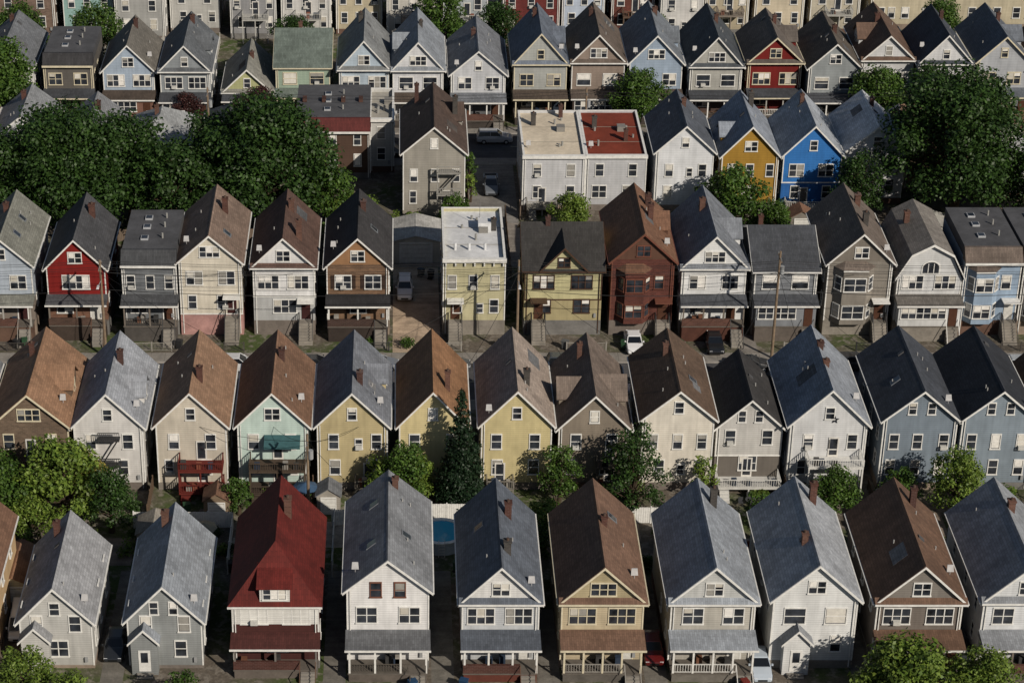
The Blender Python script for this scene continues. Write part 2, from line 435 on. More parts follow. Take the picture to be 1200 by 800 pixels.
    for cx, cy in chim:
        zt = top(cx); chimney(G, cx, cy, zt - .6, (he + rh if kind != 'f' else he + .9) + R.uniform(.35, .75), R.choice(['4f342c', '47302a', '413e3b', '5a4036']), R.uniform(.45, .62))
    if kind == 'g':
        for i in range(R.randint(1, 4)):
            vx = R.choice([-1, 1])*R.uniform(.2, .7)*hw; vy = R.uniform(.1, .9)*d
            G('vent_pipes', paint('9a9a98')).cyl(vx, vy, top(vx), top(vx) + .5, .06, .06, 6)
        if R.random() < .5:
            s_ = R.choice([-1, 1]); yy = R.uniform(.3, .8)*d
            slope_box(G, 'roof_vent', paint('4d4d4f'), w, he, rh, s_, .12, .26, yy, yy + .4, .1, .34)
        for (s_, u0, yy) in sky:
            slope_box(G, 'skylight_frame', paint('6b6f74'), w, he, rh, s_, u0, u0 + .24, yy, yy + .8, .1, .27)
            slope_box(G, 'skylight_glass', glassmat(), w, he, rh, s_, u0 + .025, u0 + .215, yy + .08, yy + .72, .2, .285)
    if R.random() < .4 and kind in 'gf':
        x = R.choice([-1, 1])*hw*.8; y = R.uniform(.3, 3); z = top(x) + .15
        D = G('satellite_dish', paint('a8a8a8')); D.cyl(x, y, z, z + .5, .03, .03, 6)
        D.hexa([(x - .3, y - .1, z + .35), (x + .3, y - .1, z + .35), (x + .3, y - .02, z + .35), (x - .3, y - .02, z + .35), (x - .25, y + .12, z + .9), (x + .25, y + .12, z + .9), (x + .25, y + .2, z + .9), (x - .25, y + .2, z + .9)])
    for (s_, yc, dw, dh) in dorm:
        xe = hw*.95
        zb = he + rh*.05
        ze = zb + dh
        pts = [(yc - dw/2, zb - .6), (yc + dw/2, zb - .6), (yc + dw/2, ze), (yc, ze + dw*.42), (yc - dw/2, ze)]
        G('dormer_walls', wallmat(gwall or wall)).solid(pts, min(0, s_*xe), max(0, s_*xe), swap=True)
        G('dormer_roof', rm).profile([(yc - dw/2 - .25, ze - .2), (yc, ze + dw*.42 + .02), (yc + dw/2 + .25, ze - .2)], min(0, s_*(xe + .25)), max(0, s_*(xe + .25)), .14, swap=True)
        win(G, (s_*xe, yc, zb + .1), (0, s_), (s_, 0), 1, .8, 1.0, tr)
    if porch:
        pd = porch.get('d', 2.1); px0, px1 = porch.get('x', (-hw + .05, hw - .05)); zt = porch.get('zt', 3.75)
        style = porch.get('st', R.choice(['open', 'open', 'wall', 'enc']))
        pc = paint(porchcol or R.choice([tr, tr, '9c9a95', '6e675f'])); sk = porch.get('skirt', '5d5650')
        rw = paint(porch.get('rail', R.choice(RAILC)))
        G('porch_base', flatmat(sk, name='stone_')).box(px0 + .08, px1 - .08, -pd + .1, -.06, 0, b0 - .1)
        G('porch_floor', paint('5f5a54', .7)).box(px0, px1, -pd, -.055, b0 - .1, b0 + .02)
        ns = porch.get('n', 4)
        if style == 'enc':
            em = wallmat(low[0] if low and len(low) < 3 else (porch.get('ew') or wall))
            G('porch_walls', em).box(px0 + .05, px1 - .05, -pd + .06, -.06, b0 + .02, zt - .56)
            ww = px1 - px0; k = int((ww - 1.9)/.8)
            win(G, (px0 + .3 + k*.4, -pd + .06, b0 + .95), F, NF, k, .78, 1.25, tr)
            G('door', paint('4b3226')).box(px1 - 1.3, px1 - .4, -pd - .0, -pd + .055, b0 + .03, b0 + 2.1)
        else:
            for i in range(ns):
                x = px0 + .15 + (px1 - px0 - .3)*i/(ns - 1)
                G('porch_posts', pc).box(x - .08, x + .08, -pd + .06, -pd + .22, b0 + .02, zt - .55)
            for q in range(3):
                xx = R.uniform(px0 + .8, px1 - 1.8); G('porch_chairs', paint(R.choice(['2f3a4a', '8d8a84', '3b3b3b', '6a4a3a']))).box(xx - .25, xx + .25, -.9, -.4, b0 + .022, b0 + R.uniform(.45, .9))
        G('porch_beam', pc).box(px0, px1, -pd + .03, -pd + .27, zt - .55, zt - .25)
        rmm = roofmat(porch['roof']) if 'roof' in porch else rm
        G('porch_roof', rmm).hexa([(px0 - .2, -pd - .3, zt - .25), (px1 + .2, -pd - .3, zt - .25), (px1 + .2, -.04, zt - .25), (px0 - .2, -.04, zt - .25),
                            (px0 - .2, -pd - .3, zt - .17), (px1 + .2, -pd - .3, zt - .17), (px1 + .2, -.04, zt + .3), (px0 - .2, -.04, zt + .3)])
        G('porch_fascia', tm).box(px0 - .24, px1 + .24, -pd - .37, -pd - .303, zt - .32, zt - .15)
        sx = porch.get('sx', px1 - 1.5)
        if style == 'open': railing(G, rw, (px0 + .1, -pd + .12), (sx, -pd + .12), b0 + .02)
        elif style == 'wall': G('porch_wall', brickmat(porch.get('bw', '553a31'))).box(px0 + .02, sx, -pd + .04, -pd + .26, b0 + .02, b0 + .85)
        stairs(G, flatmat('837f78', name='concrete_'), sx + .05, sx + 1.25, -pd, b0, 6)
        for xx in (sx, sx + 1.3):
            G('stair_rail', rw).hexa([(xx - .03, -pd - 1.7, .75), (xx + .03, -pd - 1.7, .75), (xx + .03, -pd, b0 + .8), (xx - .03, -pd, b0 + .8),
                                 (xx - .03, -pd - 1.7, .82), (xx + .03, -pd - 1.7, .82), (xx + .03, -pd, b0 + .88), (xx - .03, -pd, b0 + .88)])
            G('stair_rail', rw).box(xx - .04, xx + .04, -pd - 1.72, -pd - 1.64, 0, .82)
    if portal:
        x = portal[0]; wdt = portal[1]; z = portal[2]
        G('portico_walls', wm).solid([(x - wdt/2, 0), (x + wdt/2, 0), (x + wdt/2, z), (x, z + wdt*.55), (x - wdt/2, z)], -1.0, .05)
        G('portico_roof', rm).profile([(x - wdt/2 - .25, z - .22), (x, z + wdt*.55 + .02), (x + wdt/2 + .25, z - .22)], -1.25, .05, .13)
        G('portico_trim', tm).profile([(x - wdt/2 - .26, z - .32), (x, z + wdt*.55 - .1), (x + wdt/2 + .26, z - .32)], -1.3, -1.253, .22)
        G('door', paint('d0d0cc')).box(x - .5, x + .5, -1.05, -.99, .5, 2.6)
        G('door_glass', glassmat()).box(x - .3, x + .3, -1.07, -1.04, 1.4, 2.4)
        stairs(G, flatmat('837f78', name='concrete_'), x - .7, x + .7, -1.06, .5, 3)
    if stoop is not None:
        x = stoop
        G('door', paint(R.choice(['4b3226', 'bdbdb8', '3a2222']))).box(x - .48, x + .48, -.06, .01, b0 + .05, b0 + 2.15)
        G('stoop', flatmat('847f77', name='concrete_')).box(x - .75, x + .75, -1.0, -.06, 0, b0)
        stairs(G, flatmat('847f77', name='concrete_'), x - .75, x + .75, -1.0, b0, 8, .22)
        for s_ in (-.72, .72):
            railing(G, paint('2f2f30'), (x + s_, -1.0), (x + s_, -.1), b0)
            G('stair_rail', paint('2f2f30')).hexa([(x + s_ - .03, -2.7, .8), (x + s_ + .03, -2.7, .8), (x + s_ + .03, -1.0, b0 + .82), (x + s_ - .03, -1.0, b0 + .82), (x + s_ - .03, -2.7, .88), (x + s_ + .03, -2.7, .88), (x + s_ + .03, -1.0, b0 + .9), (x + s_ - .03, -1.0, b0 + .9)])
        G('canopy', tm).box(x - .9, x + .9, -1.3, -.01, b0 + 2.45, b0 + 2.57)
    for dk in (deck or ()):
        x0, x1, dd, z, dc = dk[:5]; m = paint(dc, .75)
        G('deck_floor', m).box(x0, x1, -dd, -.056, z - .15, z)
        for x in (x0 + .08, x1 - .08, (x0 + x1)/2): G('deck_posts', m).box(x - .07, x + .07, -dd + .02, -dd + .16, 0, z - .15)
        railing(G, m, (x0, -dd + .05), (x1, -dd + .05), z); railing(G, m, (x0 + .05, -dd), (x0 + .05, -.1), z); railing(G, m, (x1 - .05, -dd), (x1 - .05, -.1), z)
        G('deck_door', paint('c8c6c0')).box((x0+x1)/2 - .5, (x0+x1)/2 + .5, -.07, -.036, z, z + 2.1)
        G('deck_door_glass', glassmat()).box((x0+x1)/2 - .36, (x0+x1)/2 + .36, -.09, -.07, z + .2, z + 1.95)
        if z < 1.6: stairs(G, m, x0 + .2, x0 + 1.1, -dd, z, 5)
        for q in range(3):
            xx = R.uniform(x0 + .4, x1 - .4); G('deck_furniture', paint(R.choice(['2f3a4a', '8d8a84', '3b3b3b', '7a4a3a']))).box(xx - .25, xx + .25, -dd + .4, -dd + .9, z + .002, z + R.uniform(.4, .9))
    if awn:
        x0, x1, z, ac = awn
        G('awning', paint(ac, .7)).hexa([(x0, -1.5, z - .45), (x1, -1.5, z - .45), (x1, -.04, z), (x0, -.04, z), (x0, -1.5, z - .4), (x1, -1.5, z - .4), (x1, -.04, z + .06), (x0, -.04, z + .06)])
        G('awning', paint(ac, .7)).box(x0, x1, -1.53, -1.5, z - .65, z - .4)
    if extra: extra(G, w, d, he, rh, rm, tm, tr)
    return G.done()

# ------------------------------------------------------------------ ROW 1
Y1 = 157.4
def row1_redroof(G, w, d, he, rh, rm, tm, tr):
    G('white_band', wallmat('cfcfca')).box(-w/2 - .04, w/2 + .04, -.05, .02, 4.6, 6.3)
    G('dormer_box', wallmat('cfcfca')).box(-1.25, 1.25, -.1, 1.6, he, he + 1.45)
    G('dormer_top', rm).hexa([(-1.5, -.4, he + 1.38), (1.5, -.4, he + 1.38), (1.5, 2.2, he + 2.3), (-1.5, 2.2, he + 2.3), (-1.5, -.4, he + 1.5), (1.5, -.4, he + 1.5), (1.5, 2.2, he + 2.42), (-1.5, 2.2, he + 2.42)])
    win(G, (0, -.1, he + .25), (1, 0), (0, -1), 3, .62, .95, tr)
house('grey_cape_house', -28.9, Y1, 6.0, 11.5, 5.0, 3.2, 'b8b8b4', '85878a', fl=('D1', 'S2'), attic='S1', chim=[(-.9, 9.5)], b0=.5, fh=2.5, portal=(-1.7, 2.3, 3.6))
house('grey_cape_house', -19.8, Y1, 6.2, 12.5, 5.1, 3.3, '888c8c', '82888f', fl=('Sl', 'S2'), attic='N2', chim=[(-.7, 10.5)], b0=.5, fh=2.5, portal=(-1.7, 2.2, 3.5))
house('maroon_house', -10.5, Y1, 7.2, 13.2, 6.9, 4.0, '4c2c29', '571f1b', kind='j', fl=('D1', 'TT'), attic=None, chim=[(.8, 8.5)], porch=dict(d=1.6, n=3, zt=3.5, st='wall', bw='4a2e28', roof='452623'), extra=row1_redroof, porchcol='6e6a66')
house('white_clapboard_house', -1.1, Y1, 6.8, 13.6, 8.1, 2.9, 'd7d7d6', '75787c', fl=('O', 'D2'), attic='O', chim=[(.6, 12)], sky=[(-1, .25, 9.5), (-1, .3, 3.5), (1, .35, 5)], fh=2.9,
      porch=dict(n=4, roof='5b5d60', st='open', rail='55504a'), extra=lambda G, w, d, he, rh, rm, tm, tr: [win(G, (x, 0, 7.35), (1, 0), (0, -1), 1, .85, 1.35, '6e4a3c') for x in (-1.0, 1.0)])
house('grey_blue_house', 8.3, Y1, 6.4, 13.4, 7.0, 3.3, 'b6babd', '535962', fl=('DS', 'TT'), attic='D1', gwall='cbcbc9', pent=True, chim=[(.9, 9), (.6, 3)], porch=dict(n=4, skirt='5a3229', st='wall', bw='4a3029'), sky=[(-1, .4, 8)])
house('tan_clapboard_house', 16.8, Y1, 6.8, 13.4, 7.0, 3.3, 'b0a48a', '665043', trim='C', fl=('DS', 'TT'), attic='T1', gwall='9f9477', pent=True, chim=[(.5, 7)], porch=dict(n=5, skirt='57534e', st='open', rail='8d8a84'), sky=[(1, .3, 9)])
house('light_grey_house', 26.0, Y1, 7.0, 13.4, 7.0, 3.3, 'aeaba2', '868c93', fl=('DS', 'D2'), attic='D1', gwall='b2b4b2', pent=True, chim=[(1.1, 11)], porch=dict(n=5, skirt='66625c', st='open', rail='c8c8c4'))
house('white_clapboard_house', 34.5, Y1, 7.0, 13.4, 7.2, 3.3, 'd1d3d2', '888c91', fl=('DS', 'P2'), attic='D1', chim=[(1.3, 11.5), (-.6, 4)], portal=(-1.4, 2.2, 3.4))
house('taupe_house', 43.2, Y1, 7.1, 13.4, 7.0, 3.4, '6f6862', '654f41', fl=('DS', 'TT'), attic='D1', gwall='7c7771', pent=True, chim=[(1.2, 11)], porch=dict(n=4, st='enc'))
house('white_clapboard_house', 52.0, Y1, 7.0, 13.4, 7.1, 3.3, 'c9ccce', '808489', fl=('DS', 'D2'), attic='D1', pent=True, chim=[(.4, 9)], porch=dict(n=4, st='wall'))
for x, c, r in ((-37.6, 'b89f7c', '6a5142'), (-46.5, 'c4c4c0', '66686b'), (60.8, 'b6aa90', '5c4839'), (69.6, 'c3c6c9', '4c5054')):
    house('clapboard_house', x, Y1, 6.8, 13, 7, 3.3, c, r, pent=True, porch=dict(n=4))

# ------------------------------------------------------------------ ROW 2 (rear walls towards the camera)
Y2 = 186.0
def star(G, w, d, he, rh, rm, tm, tr):
    p = []
    for i in range(10):
        r = .42 if i % 2 == 0 else .17; a = math.pi/2 + i*math.pi/5
        p.append((.5 + r*math.cos(a), he + .4 + r*math.sin(a)))
    G('star_ornament', paint('22252c')).solid(p, -.08, -.01)
def fireesc(G, w, d, he, rh, rm, tm, tr):
    m = paint('303133')
    for z in (3.2, 6.0):
        G('fire_escape', m).box(-.9, 1.1, -1.0, -.05, z - .08, z)
        railing(G, m, (-.9, -.97), (1.1, -.97), z, .9, .18)
    G('fire_escape', m).hexa([(-.8, -.9, 3.2), (-.7, -.9, 3.2), (-.7, -.6, 3.2), (-.8, -.6, 3.2), (.9, -.9, 6), (1, -.9, 6), (1, -.6, 6), (.9, -.6, 6)])
house('brown_stucco_house', -35.0, Y2, 7.2, 13, 7.2, 3.3, '655648', '80644f', trim='C', fl=('D1', 'S2'), attic='T1', dorm=[(1, 6.5, 3.4, 1.2)], chim=[(-.8, 9)], deck=[(-3.4, 3.4, 2.2, 3.6, '4d4034'), (-3.2, 1.2, 2.0, 1.0, '5b4c3e')], brick=True)
house('white_clapboard_house', -27.6, Y2, 6.5, 12, 7.2, 3.4, 'cccbc8', '84888e', fl=('Sl', 'S2'), attic='S1', chim=[(.6, 7)], dorm=[(1, 5, 3, 1.1)], extra=fireesc)
house('off_white_house', -19.8, Y2, 6.6, 12, 7.3, 3.4, 'bdb6a8', '7f6653', fl=('Sl', 'S2'), attic='S1', chim=[(.7, 3.5)], deck=[(-1.2, 3.0, 2.2, 3.4, '5f2620'), (-1.2, 3.0, 2.2, 1.0, '5f2620')])
house('pale_mint_house', -12.1, Y2, 6.6, 12, 7.3, 3.4, 'b0c2bb', '745a49', fl=('S2', 'S2'), attic='D1', chim=[(.6, 7.5)], deck=[(-2.2, 3.1, 2.4, 3.5, '4a3f35'), (-2.2, 3.1, 2.4, 1.0, '443a32')], awn=(-.8, 2.6, 6.1, '35565a'))
house('beige_house', -4.6, Y2, 6.6, 12, 7.3, 3.4, 'b3a680', '6c7077', fl=('S2', 'Sr'), attic='S1', chim=[(.7, 3)], dorm=[(1, 7.5, 2.6, 1)], deck=[(.2, 2.8, 1.5, 1.0, '6b6760')])
house('cream_house', 3.0, Y2, 6.3, 12, 7.3, 3.5, 'c2b58a', '795b43', fl=('S2', 'S2'), attic='S1', chim=[(1.4, 3)])
house('pale_yellow_house', 10.9, Y2, 6.6, 12.2, 7.4, 3.5, 'beb287', '877c73', fl=('S2', 'S2'), attic='S1', chim=[(1.0, 3.2)], deck=[(-2.8, -.2, 1.5, 1.0, '77736c')])
house('taupe_house', 18.2, Y2, 6.6, 12, 7.0, 3.4, '7d7468', '6b6058', fl=('Sl', 'S2'), attic='S1', chim=[(-.9, 9)], dorm=[(1, 5, 3.6, 1.1), (-1, 5, 3.0, 1.1)], deck=[(.2, 3.0, 1.8, 3.5, '55504a'), (.2, 3.0, 1.8, 1.0, '55504a')])
house('cream_clapboard_house', 26.1, Y2, 6.7, 12, 8.0, 2.9, 'cbc6ba', '5b4b3f', fl=('Sr', 'S3'), attic='S1', chim=[(-.6, 8)], sky=[(1, .4, 4)])
house('white_cottage', 33.0, Y2 + .8, 6.2, 9.5, 6.6, 2.9, 'b8b7b3', '3b3a3a', fl=('D1', 'S2'), attic='N2', chim=[], low=('67625c', 3.4), deck=[(-3, 3, 2.2, 1.1, 'bdbdb9'), ])
house('white_clapboard_house', 40.3, Y2, 7.2, 12.5, 7.4, 3.6, 'cbcdce', '80868e', fl=('Sl', 'Sr'), attic='S1', chim=[(.2, 5), (.2, 8.5)], deck=[(-2, 3.2, 2.2, 3.8, 'c8c8c4')], extra=star)
house('grey_clapboard_house', 48.9, Y2, 6.9, 12.5, 7.9, 3.0, '75818c', '40444b', fl=('S3', 'S3'), attic='N2', chim=[], sky=[(-1, .4, 4)])
house('grey_clapboard_house', 56.3, Y2, 6.9, 12.5, 7.9, 3.0, '7b8791', '33363c', fl=('S3', 'S3'), attic='N2', chim=[])
for x, c, r in ((-43, 'c2bfb8', '5f6266'), (-50.6, '8e9698', '6a5142'), (64, 'c4c6c8', '5c4839'), (71.6, 'b5ab90', '6b6f76')):
    house('clapboard_house', x, Y2, 6.6, 12, 7.3, 3.4, c, r, fl=('S2', 'S2'))

# ------------------------------------------------------------------ ROW 3
Y3 = 217.7
def h3(name, X, w, d, he, rh, wall, roof, **k):
    k['b0'] = k.get('b0', 1.3) + .65; k['fh'] = 2.85
    if k.get('porch'): k['porch']['zt'] = k['porch'].get('zt', 4.0) + .7; k['porch'].setdefault('d', 1.7)
    if k.get('low'): k['low'] = (k['low'][0], k['low'][1] + .7, *k['low'][2:])
    if k.get('bay'): b = k['bay']; k['bay'] = (b[0], b[1], b[2] + .6, b[3] + .9, b[4])
    house(name, X, Y3, w, d, he + 1.0, rh, wall, roof, **k)
h3('pale_blue_house', -42.4, 6.2, 12, 7.6, 2.9, 'a3adb8', '75766f', fl=('DS', 'D2'), attic='S1', sky=[(1, .3, 3), (1, .3, 7)], porch=dict(n=3, skirt='5b473c', st='wall'), low=('7d746c', 3.6))
h3('red_clapboard_house', -34.6, 6.2, 11.5, 7.2, 3.2, '761d1a', '494a4d', fl=('DS', 'Q1'), attic='D1', low=('6b4d3d', 3.8, 1), porch=dict(n=3, d=1.5, skirt='3d342e', st='wall', bw='4a382f'), chim=[(1, 8)])
h3('grey_mansard_house', -26.8, 5.8, 11, 7.6, 0, '6a6e72', '434548', kind='m', fl=('DS', 'S3'), chim=[(-1, 6)], porch=dict(n=3, skirt='4a4744', st='open', rail='3a3a3b'))
h3('cream_pink_house', -20.3, 6.6, 12.5, 7.9, 3.0, 'ccc6b7', '7b6a5f', fl=('SD', 'D2'), attic='T1', low=('a07c77', 1.9), chim=[(1.2, 8)], sky=[(1, .4, 3)], stoop=2.2, b0=1.8, found='a07c77')
h3('white_clapboard_house', -12.5, 6.5, 12, 7.4, 3.2, 'cfd0d0', '54423b', fl=('T1', 'TT'), attic='D1', chim=[(.6, 8), (1.6, 3)], pent=True, stoop=2.3, shut='3d2e2a', low=('a5a7a7', 4.0))
h3('brown_brick_house', -4.6, 6.6, 12, 7.4, 3.2, '6f5743', '373637', fl=('D1', 'D2'), attic='D1', gwall='8a694c', brick=True, chim=[(.5, 8)], porch=dict(n=3, skirt='352e2a', roof='2f2f31', d=1.8, st='wall', bw='40302a'), shut='3a2e28', sky=[(1, .4, 5)])
def roofstuff(G, w, d, he, rh, rm, tm, tr):
    m = paint('c8cacb')
    G('bulkhead', m).box(.6, 2.0, 7.5, 9.2, he + .08, he + 1.1)
    for x in (-2, -.5, 1.2): G('roof_vents', m).cyl(x, 3.0, he, he + .9, .15, .15, 8)
    G('antenna', paint('7a7a7a')).cyl(.8, 9.0, he, he + 3.2, .04, .02, 6)
    for i in range(7): G('cornice_brackets', tm).box(-w/2 + .2 + i*(w - .5)/6, -w/2 + .35 + i*(w - .5)/6, -.25, -.033, he - .3, he + .14)
h3('cream_flat_roof_house', 7.8, 6.6, 13, 7.7, 0, 'b5b08f', 'c9cbcc', kind='f', fl=('Sr', 'S3'), chim=[(2.3, 8)], extra=roofstuff, stoop=-2.0)
def crossgable(G, w, d, he, rh, rm, tm, tr):
    W = 4.4
    G('front_gable', wallmat('ada985')).solid([(-W/2, he - .2), (W/2, he - .2), (W/2, he + .3), (0, he + 2.6), (-W/2, he + .3)], -.1, d*.45)
    G('front_gable_roof', rm).profile([(-W/2 - .4, he - .1), (0, he + 2.65), (W/2 + .4, he - .1)], -.5, d*.48, .15)
    G('gable_rake', paint('4a382d')).profile([(-W/2 - .42, he - .22), (0, he + 2.53), (W/2 + .42, he - .22)], -.56, -.503, .25)
    win(G, (0, -.1, he + .35), (1, 0), (0, -1), 2, .6, 1.0, tr)
h3('cream_shingle_house', 17.3, 8.2, 10.5, 6.9, 3.0, 'b5b089', '363534', kind='s', trim='B', fl=('D2', 'TT'), attic=None, stoop=-2.6, chim=[(-1.5, 5)], extra=crossgable, low=('a69c78', 3.6))
h3('red_brick_house', 25.7, 6.6, 12.5, 8.0, 3.1, '532d25', '694e3e', trim='6a4438', fl=('O', 'S2'), attic='D1', brick=True, bay=(-.9, 3.6, 1.3, 7.1, 1.0), gwall='5c4236', chim=[(1.2, 6), (1.2, 9)], stoop=2.3, dorm=[(1, 7, 3, 1)])
h3('white_clapboard_house', 33.3, 6.8, 12.5, 7.3, 3.5, 'd2d4d4', '767b82', fl=('DS', 'D2'), attic='T1', pent=True, chim=[(-.6, 8)], dorm=[(1, 6, 3.2, 1.2)], porch=dict(n=4, skirt='4f3229', roof='44474c', st='wall'))
h3('slate_grey_house', 41.0, 6.6, 11, 6.8, 2.6, '777b80', '44474c', kind='s', fl=('DS', 'P2'), attic=None, porch=dict(n=4, st='enc'), chim=[(-2, 7)])
h3('taupe_bay_house', 48.8, 6.8, 12.5, 7.8, 3.3, '827d75', '675e57', fl=('O', 'O'), attic='D1', bay=(-.6, 4.2, 1.2, 7.4, 1.0), chim=[(.9, 4), (.9, 9)], gwall='746e66', stoop=2.4)
def archwin(G, w, d, he, rh, rm, tm, tr):
    pts = [(-1.0, he + .5), (1.0, he + .5)] + [(math.cos(a)*1.0, he + 1.3 + math.sin(a)*.7) for a in np.linspace(0, math.pi, 9)]
    G('arched_window_surround', tm).solid(pts, -.06, .01)
    pts = [(x*.85, he + .6 + (z - he - .5)*.86) for x, z in pts]
    G('arched_window_glass', glassmat()).solid(pts, -.09, -.05)
    for x in (-.3, .3): G('arched_window_bars', tm).box(x - .04, x + .04, -.11, -.06, he + .6, he + 1.7)
h3('white_gambrel_house', 56.3, 6.8, 11, 5.9, 3.9, 'c2c4c4', '726e69', kind='b', fl=('D2', 'TT'), attic=None, chim=[(-1.5, 7)], extra=archwin, porch=dict(n=4, skirt='7d7870', roof='63605c', st='enc'))
h3('pale_blue_rowhouse', 62.9, 6.0, 11, 7.9, 0, '899cb0', '5f554e', kind='m', fl=('O', 'S2'), bay=(-.9, 3.4, 1.2, 7.2, .9), stoop=2.2, chim=[(1.5, 6)])
h3('grey_rowhouse', 69.2, 6.0, 11, 7.9, 0, '83807c', '6b4f3d', kind='m', fl=('O', 'S2'), bay=(-.9, 3.4, 1.2, 7.2, .9), stoop=2.2, chim=[(1.5, 6)])
for x, c, r in ((-50.1, 'bfbdb6', '5c4839'), (-58, '9aa3a8', '434548'), (76.5, 'bfb48f', '5f6266'), (84.5, 'c8caca', '54413a')):
    h3('clapboard_house', x, 6.6, 12, 7.4, 3.2, c, r, pent=True, porch=dict(n=4))

# ------------------------------------------------------------------ ROW 4
Y4 = 249.5
def backdecks(G, w, d, he, rh, rm, tm, tr):
    m = paint('8e8d88')
    for z in (3.4, 6.2):
        G('back_stairs', m).box(.3, 3.2, -1.3, -.06, z - .12, z)
        railing(G, m, (.3, -1.25), (3.2, -1.25), z)
    for x in (.4, 3.1): G('back_stairs', m).box(x - .06, x + .06, -1.28, -1.16, 0, 7.1)
    G('back_stairs', m).hexa([(.4, -1.2, 3.4), (.6, -1.2, 3.4), (.6, -.6, 3.4), (.4, -.6, 3.4), (2.8, -1.2, 6.2), (3, -1.2, 6.2), (3, -.6, 6.2), (2.8, -.6, 6.2)])
house('taupe_stucco_house', 3.9, Y4 - 1.5, 7.3, 13.5, 8.4, 3.2, '8f8c84', '4a3e38', fl=('Sl', 'S3'), attic='S1', chim=[(-2.0, 12), (2.6, 8)], extra=backdecks, dorm=[(1, 9, 3.4, 1)])
house('white_flat_roof_house', 18.2, Y4, 7.4, 14, 7.0, 0, 'b6b8bb', 'c7bca8', kind='f', fl=('S2', 'S2'), chim=[(-2, 10), (1.5, 12.5)], parap=.3, deck=[(-3.2, .5, 1.6, 1.1, '8d8a81')])
house('white_flat_roof_house', 25.6, Y4 + .1, 7.2, 14, 7.0, 0, 'b3b5b8', '743526', kind='f', fl=('D2', 'S2'), chim=[(-2, 9), (1.5, 5)], parap=.3)
house('white_clapboard_house', 33.7, Y4, 6.8, 11, 7.9, 3.2, 'c7cacd', '50555d', fl=('S2', 'Sr'), attic='S1', chim=[(.4, 7)])
house('ochre_yellow_house', 41.5, Y4, 6.7, 11, 7.4, 3.6, '9f7c33', '7c838d', fl=('D1', 'S3'), attic='D1', chim=[(1, 9)], dorm=[(-1, 4.5, 2.6, 1)], deck=[(-2.6, 2.6, 1.8, 1.1, '8d8a81')])
house('blue_clapboard_house', 48.9, Y4, 6.9, 11, 7.5, 3.6, '3170b4', '8a9097', fl=('S2', 'D2'), attic='S1', chim=[(-.4, 8)], low=('2a61a3', 3.8), deck=[(-3, 1.5, 1.6, 1.1, 'a9a9a4')])
house('white_hip_roof_house', 56.8, Y4 + 2, 7, 11, 7.2, 3.0, 'c2c4c6', 'b0b4b8', fl=('S2', 'S2'), chim=[(.4, 7)], dorm=[(1, 5, 3, 1)])
def redtop(G, w, d, he, rh, rm, tm, tr):
    for x in (-3.6, -1.2, 1.2, 3.4): G('party_chimneys', brickmat('4a322a')).box(x - .25, x + .25, 6, 7, he, he + 1.7)
house('red_mansard_rowhouses', -8.4, 259, 9.2, 12, 6.6, 0, '524036', '4e2422', kind='m', fl=('S3', 'S3'), chim=[], extra=redtop)
house('white_rowhouse', -2.4, 261, 3.0, 10, 6.8, 0, 'bcbcb8', '9c9990', kind='f', fl=('S1', 'S1'), chim=[])
for n, x, y, w, he, c, r, k, t in (('white_hip_roof_house', -29.5, 256, 7.5, 5.6, 'c3c6c6', '8d9091', 'h', 'W'), ('grey_hip_roof_house', -21.0, 257, 7.0, 5.6, '8b9194', '525558', 'h', 'W'),
        ('white_clapboard_house', -37.6, 254, 7.0, 6.6, 'c5c5c2', '77797c', 'g', 'W'), ('white_clapboard_house', -46, 256, 7.0, 6.8, 'c3c6ca', '7d8083', 'g', 'W'), ('tan_house', -54, 256, 7, 6.8, 'b6a98e', '5c4839', 'g', 'W'),
        ('brown_house', 65, 256, 7, 6.3, '77604d', '77604e', 's', 'C'), ('grey_house', 73, 253, 7, 7.2, '9ea2a5', '5c4839', 'g', 'W'), ('white_clapboard_house', 81, 252, 7, 7.2, 'c3c6ca', '5f6266', 'g', 'W'), ('tan_house', 89, 252, 7, 7.2, 'b6a98e', '494c50', 'g', 'W')):
    house(n, x, y, w, 10, he, 2.8, c, r, kind=k, fl=('S2', 'S2'), dorm=[(1, 5, 2.8, .9)] if k == 'g' else ())

